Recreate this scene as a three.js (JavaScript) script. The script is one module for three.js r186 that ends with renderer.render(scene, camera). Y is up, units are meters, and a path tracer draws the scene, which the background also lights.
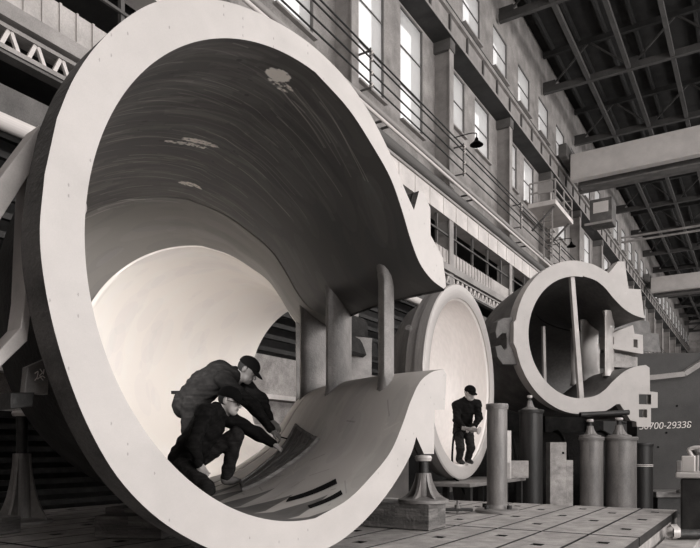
import * as THREE from 'three';
import { RectAreaLightUniformsLib } from 'three/addons/lights/RectAreaLightUniformsLib.js';
import { mergeGeometries, mergeVertices, toCreasedNormals } from 'three/addons/utils/BufferGeometryUtils.js';
import { RoundedBoxGeometry } from 'three/addons/geometries/RoundedBoxGeometry.js';
import { FontLoader } from 'three/addons/loaders/FontLoader.js';
import { TextGeometry } from 'three/addons/geometries/TextGeometry.js';

// ------------------------------------------------------------------ camera, sky, lights, exposure
// world: y up, the hall runs along -z, the windowed wall is at x = -9.36
const scene = new THREE.Scene();
const camera = new THREE.PerspectiveCamera(45.09, 700 / 548, 0.1, 400);
camera.position.set(0, 1.48, 0);
camera.rotation.y = THREE.MathUtils.degToRad(31.91);
camera.setViewOffset(700, 548, 0, -176, 700, 548);       // rising front of a view camera
const renderer = new THREE.WebGLRenderer({ antialias: true });
renderer.toneMapping = THREE.LinearToneMapping;
renderer.toneMappingExposure = 1.0;
renderer.shadowMap.enabled = true;
RectAreaLightUniformsLib.init();
scene.background = new THREE.Color().setRGB(1.5, 1.45, 1.42);   // flat white overcast sky
const WARM = new THREE.Color().setRGB(1, 0.968, 0.95);

function rectLight(w, h, intensity, pos, target) {
  const l = new THREE.RectAreaLight(WARM, intensity, w, h);
  l.position.set(...pos); l.lookAt(...target); l.castShadow = true; scene.add(l);
  return l;
}
// daylight entering through the long window band of the opposite wall (built below as wall_right)
// near end: the tall open doorway of the next bay; beyond it the high window band
rectLight(15, 6.0, 9, [10.9, 4.2, -2.5], [-9, 4.2, -2.5]);
for (const [z, e] of [[-21, 12], [-38, 12], [-60, 12], [-84, 12]]) rectLight(13, 5.0, e, [10.9, 13.2, z], [-9, 13.2, z]);

rectLight(10, 16, 2.6, [1, 21.3, -3], [1, 0, -3.001]);            // unseen roof skylight added to brighten upward faces
const LAMP = { cd: 165, angle: 0.52, pen: 0.6 };          // unseen lamp added inside the large casing

// ------------------------------------------------------------------ helpers
let seed = 7;
const rnd = () => { seed = (seed * 1664525 + 1013904223) >>> 0; return seed / 4294967296; };
const V = (x, y, z) => new THREE.Vector3(x, y, z);
const names = {};
function numbered(n) { names[n] = (names[n] || 0) + 1; return names[n] === 1 ? n : `${n}_${String(names[n] - 1).padStart(3, '0')}`; }
function thing(name, label, category, pos = [0, 0, 0], group, turn = 0) {
  const o = new THREE.Group(); o.name = numbered(name); o.position.set(...pos); o.rotation.y = turn;
  o.userData = { label, category }; if (group) o.userData.group = group;
  scene.add(o); return o;
}
function structure(name, pos = [0, 0, 0], label) {
  const o = new THREE.Group(); o.name = name; o.position.set(...pos); o.userData = { kind: 'structure' };
  if (label) o.userData.label = label;
  scene.add(o); return o;
}
function part(parent, name, geoms, m, label) {
  const g = Array.isArray(geoms) ? merge(geoms) : geoms;
  const o = new THREE.Mesh(g, m); o.name = name; o.castShadow = o.receiveShadow = true;
  if (label) o.userData.label = label;
  parent.add(o); return o;
}
function clean(g) {
  let q = g.index ? g.toNonIndexed() : g;
  for (const k of Object.keys(q.attributes)) if (!['position', 'normal', 'uv'].includes(k)) q.deleteAttribute(k);
  if (!q.attributes.normal) q.computeVertexNormals();
  return q;
}
const merge = gs => gs.length === 1 ? gs[0] : mergeGeometries(gs.map(clean));
// uv in metres from the dominant direction of each face
function metric(g0) {
  const g = clean(g0), p = g.attributes.position, n = p.count, uv = new Float32Array(n * 2);
  const a = V(), b = V(), c = V();
  for (let i = 0; i < n; i += 3) {
    a.fromBufferAttribute(p, i); b.fromBufferAttribute(p, i + 1); c.fromBufferAttribute(p, i + 2);
    const f = b.clone().sub(a).cross(c.clone().sub(a)); const x = Math.abs(f.x), y = Math.abs(f.y), z = Math.abs(f.z);
    [a, b, c].forEach((q, k) => {
      const [u, v] = y >= x && y >= z ? [q.x, q.z] : x >= z ? [q.z, q.y] : [q.x, q.y];
      uv[(i + k) * 2] = u; uv[(i + k) * 2 + 1] = v;
    });
  }
  g.setAttribute('uv', new THREE.BufferAttribute(uv, 2)); return g;
}
function box(w, h, d, x = 0, y = 0, z = 0, ry = 0, rx = 0, rz = 0) {
  const g = new THREE.BoxGeometry(w, h, d);
  if (rx) g.rotateX(rx); if (rz) g.rotateZ(rz); if (ry) g.rotateY(ry);
  g.translate(x, y, z); return metric(g);
}
function rbox(w, h, d, x, y, z, r = 0.01, ry = 0) {
  const g = new RoundedBoxGeometry(w, h, d, 2, r); if (ry) g.rotateY(ry); g.translate(x, y, z); return metric(g);
}
const span = (x0, x1, y0, y1, z0, z1) => box(x1 - x0, y1 - y0, z1 - z0, (x0 + x1) / 2, (y0 + y1) / 2, (z0 + z1) / 2);
function cyl(r0, r1, h, x, y, z, n = 28) { const g = new THREE.CylinderGeometry(r1, r0, h, n); g.translate(x, y + h / 2, z); return g; }
function bar(a, b, w, h = w) {           // rectangular bar between two points
  const A = V(...a), B = V(...b), g = new THREE.BoxGeometry(w, h, A.distanceTo(B));
  const m = new THREE.Matrix4().lookAt(A, B, Math.abs(B.y - A.y) > 0.99 * A.distanceTo(B) ? V(1, 0, 0) : V(0, 1, 0));
  g.applyMatrix4(m); g.translate((A.x + B.x) / 2, (A.y + B.y) / 2, (A.z + B.z) / 2); return metric(g);
}
function rod(pts, r, n = 8, seg = 0) {
  const c = new THREE.CatmullRomCurve3(pts.map(p => V(...p)), false, 'catmullrom', 0.3);
  return new THREE.TubeGeometry(c, seg || Math.max(1, (pts.length - 1) * 8), r, n);
}
function lathe(pts, x = 0, y = 0, z = 0, n = 36) {
  const g = new THREE.LatheGeometry(pts.map(([a, b]) => new THREE.Vector2(a, b)), n); g.translate(x, y, z);
  return toCreasedNormals(g, 0.6);
}
function prism(poly, depth, holes = [], bevel = 0) {
  const s = new THREE.Shape(poly.map(([a, b]) => new THREE.Vector2(a, b)));
  for (const h of holes) s.holes.push(new THREE.Path(h.map(([a, b]) => new THREE.Vector2(a, b))));
  return new THREE.ExtrudeGeometry(s, { depth, bevelEnabled: bevel > 0, bevelSize: bevel, bevelThickness: bevel, bevelSegments: 2 });
}
const smooth = (pts, n) => new THREE.CatmullRomCurve3(pts.map(([a, b]) => V(a, b, 0)), false, 'centripetal').getPoints(n).map(p => [p.x, p.y]);

// ------------------------------------------------------------------ procedural textures and materials (all greys of the sepia print)
function hash(x, y) { let h = Math.imul(x, 374761393) + Math.imul(y, 668265263); h = Math.imul(h ^ (h >>> 13), 1274126177); return ((h ^ (h >>> 16)) >>> 0) / 4294967296; }
function vnoise(x, y, per) {
  const xi = Math.floor(x), yi = Math.floor(y), fx = x - xi, fy = y - yi, m = k => ((k % per) + per) % per;
  const u = fx * fx * (3 - 2 * fx), v = fy * fy * (3 - 2 * fy);
  const a = hash(m(xi), m(yi)), b = hash(m(xi + 1), m(yi)), c = hash(m(xi), m(yi + 1)), d = hash(m(xi + 1), m(yi + 1));
  return a + (b - a) * u + (c - a) * v + (a - b - c + d) * u * v;
}
function fbm(x, y, per, oct = 5) { let s = 0, w = 0.5, t = 0; for (let i = 0; i < oct; i++) { s += w * vnoise(x, y, per); t += w; x *= 2; y *= 2; per *= 2; w *= 0.55; } return s / t; }
function dataTex(n, f, repeat, srgb = true) {
  const d = new Uint8Array(n * n * 4);
  for (let j = 0; j < n; j++) for (let i = 0; i < n; i++) {
    const v = Math.max(0, Math.min(1, f(i / n, j / n))) * 255, k = (j * n + i) * 4;
    d[k] = v; d[k + 1] = srgb ? v * 0.972 : v; d[k + 2] = srgb ? v * 0.955 : v; d[k + 3] = 255;
  }
  const t = new THREE.DataTexture(d, n, n); t.wrapS = t.wrapT = THREE.RepeatWrapping; t.magFilter = THREE.LinearFilter; t.minFilter = THREE.LinearMipmapLinearFilter; t.generateMipmaps = true;
  if (srgb) t.colorSpace = THREE.SRGBColorSpace; t.repeat.set(repeat, repeat); t.needsUpdate = true; return t;
}
// mottled texture: mean grey (sRGB 0..1), contrast; speckle adds fine grain
const mottled = (lo, hi, per, rep, speck = 0.1, stretch = 1) => dataTex(256, (u, v) => { const f = fbm(u * per * stretch, v * per, per * (stretch === 1 ? 1 : Math.round(stretch)), 5); return lo + (hi - lo) * f + (hash((u * 997) | 0, (v * 991) | 0) - 0.5) * speck; }, rep);
const bumpTex = dataTex(256, (u, v) => fbm(u * 16, v * 16, 16, 4), 1, false);
const bump2 = (() => { const t = bumpTex.clone(); t.repeat.set(2.5, 2.5); t.needsUpdate = true; return t; })();
const grey = v => new THREE.Color().setRGB(v, v * 0.972, v * 0.955, THREE.SRGBColorSpace);
function mat(v, rough = 0.85, o = {}) { return new (o.specularIntensity !== undefined ? THREE.MeshPhysicalMaterial : THREE.MeshStandardMaterial)({ color: typeof v === 'number' ? grey(v) : 0xffffff, map: typeof v === 'number' ? null : v, roughness: rough, ...o }); }
const M = {
  cast: mat(mottled(0.16, 0.42, 8, 0.7, 0.07), 0.75, { bumpMap: bump2, bumpScale: 0.006, metalness: 0.0 }),
  castPale: mat(mottled(0.36, 0.58, 8, 0.7, 0.07), 0.6, { bumpMap: bump2, bumpScale: 0.004 }),
  castMid: mat(mottled(0.26, 0.46, 8, 0.7, 0.07), 0.65, { bumpMap: bump2, bumpScale: 0.004 }),
  castDark: mat(mottled(0.09, 0.22, 8, 0.7, 0.06), 0.75, { specularIntensity: 0.3, bumpMap: bump2, bumpScale: 0.006 }),
  face: mat(dataTex(512, (u, v) => { let f = 0.655 + 0.07 * fbm(u * 6, v * 6, 6, 5) + (hash((u * 511) | 0, (v * 511) | 0) - 0.5) * 0.02; const c = hash(Math.floor(u * 26) + 9, Math.floor(v * 26) + 5); if (c > 0.93) { const dx = (u * 26) % 1 - 0.3 - 0.4 * hash(Math.floor(u * 26), 3), dy = (v * 26) % 1 - 0.5; if (dx * dx * 6 + dy * dy < 0.03) f -= 0.13; } return f; }, 0.7), 0.6),
  machined: mat(mottled(0.62, 0.78, 6, 0.8, 0.04), 0.42, { metalness: 0.15 }),
  steel: mat(mottled(0.34, 0.56, 8, 1.2, 0.08), 0.5, { metalness: 0.1, bumpMap: bump2, bumpScale: 0.002 }),
  darkSteel: mat(mottled(0.10, 0.24, 8, 1.2, 0.06), 0.5, { metalness: 0.3, bumpMap: bump2, bumpScale: 0.002 }),
  bench: mat(mottled(0.46, 0.72, 10, 0.9, 0.12), 0.72, { bumpMap: bump2, bumpScale: 0.003 }),
  pit: mat(0.07, 0.95),
  floor: mat(mottled(0.20, 0.42, 10, 0.3, 0.1), 0.9),
  timber: mat(dataTex(256, (u, v) => 0.20 + 0.28 * fbm(u * 4, v * 40, 40, 4) + 0.06 * hash((u * 255) | 0, (v * 255) | 0), 1.4), 0.9, { bumpMap: bump2, bumpScale: 0.008 }),
  wall: mat(mottled(0.46, 0.68, 10, 0.22, 0.09), 0.95),
  wallPale: mat(mottled(0.60, 0.78, 10, 0.25, 0.07), 0.95),
  brick: mat(mottled(0.5, 0.78, 12, 0.4, 0.14), 0.95, { bumpMap: bump2, bumpScale: 0.01 }),
  tank: mat(mottled(0.19, 0.28, 6, 0.4, 0.04), 0.7), mat1: mat(dataTex(256, (u, v) => 0.26 + 0.26 * fbm(u * 40, v * 4, 40, 4), 2), 0.9), mat2: mat(dataTex(256, (u, v) => 0.2 + 0.24 * fbm(u * 40, v * 4, 40, 4), 2), 0.9), crane: mat(mottled(0.68, 0.8, 6, 0.3, 0.04), 0.8),
  dish: mat(mottled(0.84, 0.92, 6, 0.4, 0.04), 0.5),
  white: mat(mottled(0.74, 0.88, 8, 0.3, 0.05), 0.9),
  ironwork: mat(mottled(0.28, 0.44, 8, 0.4, 0.06), 0.8),
  ironPale: mat(mottled(0.5, 0.66, 8, 0.4, 0.06), 0.8),
  ironDark: mat(mottled(0.12, 0.22, 8, 0.4, 0.05), 0.85),
  roof: mat(mottled(0.09, 0.19, 8, 0.3, 0.05), 0.95),
  truss: mat(mottled(0.20, 0.29, 8, 0.3, 0.05), 0.9),
  wire: mat(0.09, 0.7),
  chalk: mat(0.9, 0.95),
  black: mat(0.05, 0.9, { specularIntensity: 0.2 }),
  glass: new THREE.MeshPhysicalMaterial({ color: 0xffffff, roughness: 0.5, transmission: 1, thickness: 0, ior: 1.5 }),
  lampGlow: new THREE.MeshStandardMaterial({ color: 0xffffff, emissive: WARM, emissiveIntensity: 3 }),
  skin: mat(0.66, 0.55), skinDark: mat(0.40, 0.5),
  cloth: mat(mottled(0.05, 0.13, 12, 4, 0.06), 0.95, { specularIntensity: 0.1, bumpMap: bump2, bumpScale: 0.004 }),
  clothMid: mat(mottled(0.10, 0.2, 12, 4, 0.06), 0.95, { specularIntensity: 0.1, bumpMap: bump2, bumpScale: 0.004 }),
  leather: mat(0.10, 0.5), leatherPale: mat(0.42, 0.6), cap: mat(0.06, 0.9, { specularIntensity: 0.1 }), hair: mat(0.08, 0.8),
};

// ------------------------------------------------------------------ the hall
const WX = -9.36, RX = 11.2, BAY = 6.55, COL0 = -2.0, NB = 17, ENDZ = -114, BACKZ = 9, ROOFY = 21.6;
const colZ = k => COL0 - BAY * k;
{
  const f = structure('floor'); part(f, 'floor_slab', span(-20, 12, -0.3, 0, ENDZ, BACKZ), M.floor);
  const c = structure('ceiling');
  for (const q of [span(-10, 12, ROOFY, ROOFY + 0.3, ENDZ, -11), span(-10, 12, ROOFY, ROOFY + 0.3, 5, BACKZ), span(-10, -4, ROOFY, ROOFY + 0.3, -11, 5), span(6, 12, ROOFY, ROOFY + 0.3, -11, 5)]) part(c, 'roof_deck', q, M.roof);
  for (let i = 0; i < 8; i++) part(c, 'added_skylight_pane', span(-4, 6, ROOFY + 0.1, ROOFY + 0.12, -11 + i * 2, -9.05 + i * 2), M.glass);  // unseen glazing added to go with the overhead fill light
  for (const x of [-7.06, -5.26, -3.4, -1.5, 0.4, 2.3, 4.2, 6.1, 8.0]) part(c, 'roof_tie', span(x - 0.09, x + 0.09, 19.3, 19.5, ENDZ + 0.5, BACKZ - 0.5), M.truss);
  const purlins = []; for (let x = -8.8; x < RX; x += 1.25) purlins.push(span(x - 0.06, x + 0.06, 21.3, 21.6, ENDZ + 0.5, BACKZ - 0.5));
  part(c, 'purlins', purlins, M.roof);
  for (let k = 0; k < NB; k++) {
    const z = colZ(k) - 5.0 + BAY * 0.0, t = new THREE.Group(); t.name = 'roof_truss'; c.add(t);
    part(t, 'bottom_chord', span(WX + 0.1, RX, 19.28, 19.58, z - 0.11, z + 0.11), M.truss);
    part(t, 'top_chord', span(WX + 0.1, RX, 21.1, 21.35, z - 0.1, z + 0.1), M.roof);
    for (let i = 0, x = WX + 0.4; x < RX - 1.8; x += 1.9, i++) {
      part(t, 'web_member', bar([x, i % 2 ? 21.2 : 19.45, z], [x + 1.9, i % 2 ? 19.45 : 21.2, z], 0.07, 0.08), M.truss);
      if (i % 2 === 0) part(t, 'gusset_plate', span(x - 0.3, x + 0.3, 19.4, 19.85, z - 0.06, z + 0.06), M.truss);
    }
  }
}
const lowSill = k => (k === 2 || k === 1 ? 12.2 : 13.75);
// windowed wall: solid bands with real openings; the aisle behind the low openings is closed and dark
const wl = structure('wall_left');
{
  const T = 0.45, x0 = WX - T, x1 = WX;
  const band = (name, y0, y1, m, z0 = ENDZ, z1 = BACKZ, xa = x0, xb = x1) => part(wl, name, span(xa, xb, y0, y1, z0, z1), m);
  band('dado', 0, 2.05, M.white, -18.5, -9); band('dark_dado', 0, 2.05, M.castDark, -9, BACKZ); for (let i = 0; i < 11; i++) part(wl, 'wall_slat', span(x1, x1 + 0.08, 0.3 + i * 0.165, 0.38 + i * 0.165, -9, BACKZ), M.darkSteel); band('brick_course', 2.05, 3.6, M.brick, -18.5); band('darkened_wall', 0, 3.6, M.ironDark, ENDZ, -18.5);  // far lower wall coloured dark to carry the shade behind the posts
  part(wl, 'ledge', [span(x1, x1 + 0.26, 2.6, 2.7, -18.5, BACKZ)], M.white);
  // aisle behind
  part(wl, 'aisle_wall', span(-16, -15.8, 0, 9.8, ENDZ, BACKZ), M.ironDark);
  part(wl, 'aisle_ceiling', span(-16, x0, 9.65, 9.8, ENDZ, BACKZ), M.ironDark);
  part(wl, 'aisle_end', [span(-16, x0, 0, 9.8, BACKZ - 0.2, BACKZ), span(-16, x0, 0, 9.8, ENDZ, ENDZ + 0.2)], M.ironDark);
  band('spandrel_panel', 7.75, 8.5, M.wallPale);
  band('gallery_beam', 9.6, 10.2, M.white, ENDZ, BACKZ, x0, x1 + 0.08);
  band('gallery_beam_cap', 10.2, 10.28, M.ironPale, ENDZ, BACKZ, x0, x1 + 0.14);
  // recessed window storey under the runway girder
  const xb0 = WX - 1.0, xb1 = WX - 0.55;
  part(wl, 'sill_wall', span(xb0, xb1, 10.2, 12.2, ENDZ, BACKZ), M.wall);
  for (let k = -1; k < NB; k++) {
    const z = colZ(k), low = lowSill(k), w1 = [z - 1.2, z - 2.8], w2 = [z - 3.9, z - 5.55], hi = 15.9;
    part(wl, 'window_storey', [span(xb0, xb1, 12.2, low + 0.001, z - BAY, z), span(xb0, xb1, hi, 17.0, z - BAY, z),
      span(xb0, xb1, low, hi, w1[0], z), span(xb0, xb1, low, hi, w2[0], w1[1]), span(xb0, xb1, low, hi, z - BAY, w2[1])], M.wall);
    const c1 = [z - 1.25, z - 3.0], c2 = [z - 4.5, z - 6.25];
    part(wl, 'clerestory', [span(x0, x1, 19.05, 21.6, z - BAY, z), span(x0, x1, 17.0, 17.3, z - BAY, z), span(x0, x1, 17.3, 19.05, c1[0], z), span(x0, x1, 17.3, 19.05, c2[0], c1[1]), span(x0, x1, 17.3, 19.05, z - BAY, c2[1])], M.wall);
  }
  // crane runway girder with stiffeners and rail
  const run = part(wl, 'runway_girder', [span(xb1, x1 + 0.14, 16.0, 16.12, ENDZ, BACKZ), span(x1 - 0.08, x1, 16.12, 16.85, ENDZ, BACKZ), span(xb1, x1 + 0.12, 16.85, 17.0, ENDZ, BACKZ)], M.ironPale);
  part(run, 'soffit_shade', span(xb1, x1 + 0.16, 15.97, 16.0, ENDZ, BACKZ), M.ironDark);  // dark underside strip: soffit shade put into the colour
  part(run, 'crane_rail', span(x1 + 0.02, x1 + 0.1, 17.0, 17.1, ENDZ, BACKZ), M.ironDark);
  for (let k = 0; k < NB; k++) for (let i = 0; i < 4; i++) part(run, 'stiffener', span(x1, x1 + 0.07, 16.12, 16.85, colZ(k) - i * BAY / 4 - 0.05, colZ(k) - i * BAY / 4 + 0.05), M.ironwork);
  for (let k = 0; k < NB; k++) {
    const z = colZ(k);
    const c = part(wl, 'column', [span(xb1, x1 + 0.02, 0, 16.0, z - 0.18, z - 0.02), span(x1 + 0.02, x1 + 0.06, 0, 16.0, z - 0.28, z + 0.08)], M.ironPale);
    part(c, 'column_head', span(xb1, x1 + 0.1, 15.6, 16.0, z - 0.32, z + 0.12), M.ironwork);
  }
  // dark opening under the gallery beam: mullions and handrail
  for (let z = COL0 - 4; z > -62; z -= 1.64) part(wl, 'mullion', span(x1 - 0.12, x1 - 0.04, 8.5, 9.6, z - 0.04, z + 0.04), M.ironwork);
  part(wl, 'handrail', span(x1 - 0.05, x1, 9.02, 9.07, ENDZ, BACKZ), M.ironwork);
  // ribs of the gallery beam and the panel below
  for (let z = -10; z > -44; z -= 1.1) part(wl, 'beam_rib', span(x1 + 0.08, x1 + 0.1, 9.62, 10.18, z - 0.02, z + 0.02), M.white);
  for (let z = -1; z > -26; z -= 0.3) part(wl, 'panel_rib', span(x1, x1 + 0.03, 7.95, 8.5, z - 0.02, z + 0.02), M.wallPale);
  part(wl, 'panel_base_moulding', span(x1, x1 + 0.14, 7.72, 7.95, ENDZ, BACKZ), M.ironPale);
  // lattice girder
  const lg = part(wl, 'lattice_girder', [span(x1 - 0.05, x1 + 0.08, 7.6, 7.66, ENDZ, BACKZ), span(x1 - 0.05, x1 + 0.08, 7.28, 7.35, ENDZ, BACKZ)], M.ironPale);
  for (let z = 2; z > -36; z -= 0.42) for (const q of [-1, 1]) part(lg, 'lattice_bar', bar([x1 + 0.03, 7.35, z + q * 0.13], [x1 + 0.03, 7.6, z + q * 0.02], 0.05, 0.06), M.white);
  part(wl, 'aisle_beam', [span(x1 - 0.4, x1, 6.3, 6.8, ENDZ, BACKZ)], M.ironwork);
  part(wl, 'aisle_rail', [span(x1 - 0.1, x1 + 0.1, 7.2, 7.24, ENDZ, BACKZ)], M.ironwork);
  part(wl, 'low_pipe', rod([[x1 + 0.2, 6.15, BACKZ], [x1 + 0.2, 6.15, -60]], 0.12, 10, 2), M.white);
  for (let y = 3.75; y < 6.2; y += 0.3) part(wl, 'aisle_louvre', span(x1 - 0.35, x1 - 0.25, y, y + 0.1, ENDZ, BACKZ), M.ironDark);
}
// windows
{
  let n = 0;
  function makeWindow(x, z, y0, w, h, rows) {
    const o = structure(`window_${++n}`, [x, y0, z - w / 2]), f = 0.045;
    part(o, 'window_frame', [span(-0.05, 0.05, 0, f, -w / 2, w / 2), span(-0.05, 0.05, h - f, h, -w / 2, w / 2), span(-0.05, 0.05, 0, h, -w / 2, -w / 2 + f), span(-0.05, 0.05, 0, h, w / 2 - f, w / 2)], M.ironwork);
    for (let i = 1; i < rows; i++) part(o, 'glazing_bar', span(-0.03, 0.03, h * i / rows - 0.02, h * i / rows + 0.02, -w / 2 + f, w / 2 - f), M.ironwork);
    for (let i = 0; i < rows; i++) part(o, 'pane', span(-0.004, 0.004, h * i / rows + 0.02, h * (i + 1) / rows - 0.02, -w / 2 + f, w / 2 - f), M.glass);
    part(o, 'window_sill', span(0.05, 0.2, -0.06, 0, -w / 2 - 0.03, w / 2 + 0.03), M.ironPale);
  }
  for (let k = 0; k < 12; k++) {
    const z = colZ(k), low = lowSill(k);
    makeWindow(WX - 0.62, z - 1.2, low, 1.6, 15.9 - low, low < 13 ? 3 : 2); makeWindow(WX - 0.62, z - 3.9, low, 1.65, 15.9 - low, low < 13 ? 3 : 2);
  }
  for (let k = 1; k < NB; k++) { makeWindow(WX - 0.06, colZ(k) - 1.25, 17.3, 1.75, 1.75, 2); makeWindow(WX - 0.06, colZ(k) - 4.5, 17.3, 1.75, 1.75, 2); }
}
// other walls; the long window band that lights the hall is in wall_right
{
  const wr = structure('wall_right');
  part(wr, 'lower_wall', span(RX, RX + 0.4, 0, 10.6, ENDZ, -10.2), M.wall); part(wr, 'lower_wall', span(RX, RX + 0.4, 0, 7.4, 5.2, BACKZ), M.wall);
  part(wr, 'threshold', span(RX, RX + 0.4, 0, 1.0, -10.2, 5.2), M.wall); part(wr, 'lintel', span(RX, RX + 0.4, 7.4, 10.6, -10.2, BACKZ), M.wall);
  part(wr, 'upper_wall', span(RX, RX + 0.4, 15.8, 21.6, ENDZ, BACKZ), M.wall); part(wr, 'upper_wall', span(RX, RX + 0.4, 10.6, 15.8, -10.2, BACKZ), M.wall);
  for (let z = -10.2; z > ENDZ; z -= 6) { part(wr, 'pier', span(RX, RX + 0.4, 10.6, 15.8, z - 0.4, z), M.wall); part(wr, 'pane', span(RX + 0.18, RX + 0.2, 10.6, 15.8, Math.max(ENDZ, z - 6), z - 0.4), M.glass); }
  part(structure('wall_front'), 'end_wall', span(-16, 12, 0, 21.6, ENDZ - 0.4, ENDZ), M.wall);
  part(structure('wall_back'), 'rear_wall', span(-16, 12, 0, 21.6, BACKZ, BACKZ + 0.4), M.wall);
}

// ------------------------------------------------------------------ spiral casings: a C-shaped section swept about a vertical axis
function casing(o) {
  const { psi, P0, SA, s0, yc, inner, outer, theta, shrink, grooves = [], steps = 88 } = o;
  const u = [Math.cos(psi), -Math.sin(psi)], t = [-Math.sin(psi), -Math.cos(psi)];
  const A = [P0[0] + SA * u[0], P0[1] + SA * u[1]];
  const at = (s, y, th) => {
    const g = 1 - shrink * th / (Math.PI / 2), r = SA - (s0 + g * (s - s0));
    return [A[0] + r * (-Math.cos(th) * u[0] + Math.sin(th) * t[0]), yc + g * (y - yc), A[1] + r * (-Math.cos(th) * u[1] + Math.sin(th) * t[1])];
  };
  const base = o.base;
  function sheet(pts, flip, ths, rings) {
    const pos = [], uv = [], idx = []; let L = [0];
    for (let i = 1; i < pts.length; i++) L.push(L[i - 1] + Math.hypot(pts[i][0] - pts[i - 1][0], pts[i][1] - pts[i - 1][1]));
    const tot = L[L.length - 1];
    ths.forEach((th, j) => pts.forEach(([s, y], i) => {
      let ss = s, yy = y; const k = rings ? rings(th) : 0;
      if (k) { const dx = s - o.sc, dy = y - yc, l = Math.hypot(dx, dy); ss += dx / l * k; yy += dy / l * k; }
      const p = at(ss, yy, th); pos.push(p[0] - base[0], p[1] - base[1], p[2] - base[2]);
      uv.push(rings ? th / theta : th * 4, rings ? L[i] / tot : L[i]);
    }));
    const n = pts.length;
    for (let j = 0; j < ths.length - 1; j++) for (let i = 0; i < n - 1; i++) {
      const a = j * n + i, b = a + 1, c = a + n, d = c + 1;
      flip ? idx.push(a, c, b, b, c, d) : idx.push(a, b, c, b, d, c);
    }
    const g = new THREE.BufferGeometry(); g.setAttribute('position', new THREE.Float32BufferAttribute(pos, 3)); g.setAttribute('uv', new THREE.Float32BufferAttribute(uv, 2)); g.setIndex(idx);
    g.computeVertexNormals(); return toCreasedNormals(g, 0.55);
  }
  function cap(th, flip) {
    const ring = [...inner, ...[...outer].slice(1, -1).reverse()], hs = o.holes || [], v2 = ring.map(([a, b]) => new THREE.Vector2(a, b)), poly = [...ring, ...hs.flat()];
    const tri = THREE.ShapeUtils.triangulateShape(v2, hs.map(h => h.map(([a, b]) => new THREE.Vector2(a, b)))), pos = [], uv = [];
    for (const f of tri) for (const k of flip ? [f[0], f[2], f[1]] : f) { const p = at(poly[k][0], poly[k][1], th); pos.push(p[0] - base[0], p[1] - base[1], p[2] - base[2]); uv.push(poly[k][0], poly[k][1]); }
    const g = new THREE.BufferGeometry(); g.setAttribute('position', new THREE.Float32BufferAttribute(pos, 3)); g.setAttribute('uv', new THREE.Float32BufferAttribute(uv, 2)); g.computeVertexNormals(); return g;
  }
  const ths = []; for (let j = 0; j <= steps; j++) ths.push(theta * j / steps);
  for (const g of grooves) ths.push(g - 0.006, g - 0.003, g + 0.003, g + 0.006);
  ths.sort((a, b) => a - b);
  const ringDepth = th => { let d = 0; for (const g of grooves) { if (Math.abs(th - g) < 0.004) d += 0.012; if (th > g) d -= 0.002; } return d; };
  return { at, A, u, t, innerSheet: () => sheet(inner, false, ths, ringDepth), outerSheet: () => sheet(outer, true, ths, null), lipSheet: (a, b) => sheet([a, b], true, ths, null), cap };
}
const K = 0.78, sy = y => (y - 1.5) * K + 1.48;
function arcPts(sc, yc, R, a0, a1, n) { const o = []; for (let i = 0; i <= n; i++) { const a = a0 + (a1 - a0) * i / n; o.push([sc + R * Math.cos(a), yc + R * Math.sin(a)]); } return o; }
const rad = THREE.MathUtils.degToRad;

// the large casing in the foreground
const BIGBASE = [-3.0, 0.7, -4.2];
const lipBig = [[2.25, 0.868], [2.73, 1.02], [3.1, 1.24], [3.42, 1.48], [3.62, 1.75], [3.80, 2.05], [3.98, 2.27], [4.22, 2.40], [4.48, 2.46]].map(([s, y]) => [s * K, sy(y)]);
const YC = 2.6, SCB = 1.617, RB = 1.619;
const lowLip = smooth([...lipBig].reverse(), 40), upLip = lowLip.map(([s, y]) => [s, 2 * YC - y]).reverse();
const bigInner = [...lowLip, ...arcPts(SCB, YC, RB, rad(-88), rad(-272), 110), ...upLip];
const outTop = smooth([[-0.19, 3.64], [-0.083, 3.931], [0.085, 4.24], [0.318, 4.547], [0.545, 4.77], [0.845, 4.96], [1.25, 5.13], [1.7, 5.22], [2.176, 5.235], [2.665, 5.14], [3.05, 4.95], [3.463, 4.60], [3.70, 4.33], [3.858, 4.175]], 70);
const outBot = smooth([[3.905, 1.646], [3.8, 1.456], [3.41, 1.075], [2.905, 0.747], [2.438, 0.575], [1.85, 0.525], [1.4, 0.59], [1.015, 0.731], [0.579, 0.986], [0.256, 1.291], [0.035, 1.634], [-0.13, 2.021], [-0.25, 2.45], [-0.3, 2.85], [-0.27, 3.25]], 80);
const bigOuter = [[4.48, 2.46], [4.54, 2.40], [4.5, 1.98], [4.28, 1.965], [4.267, 1.454], [4.058, 1.454], ...outBot, ...outTop, [3.96, 4.42], [4.05, 4.43], [4.19, 4.29], [4.195, 3.98], [4.46, 3.78], [4.53, 3.45], [4.48, 3.385]].map(([s, y]) => [s * K, sy(y)]);
const bigSpec = casing({ psi: rad(81.91), P0: [-2.984, -2.185], SA: 8.5 * K, s0: 3.9 * K, sc: SCB, yc: YC, inner: bigInner, outer: bigOuter, theta: rad(90), shrink: 0.12, grooves: [rad(32), rad(50)], base: BIGBASE });
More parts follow.
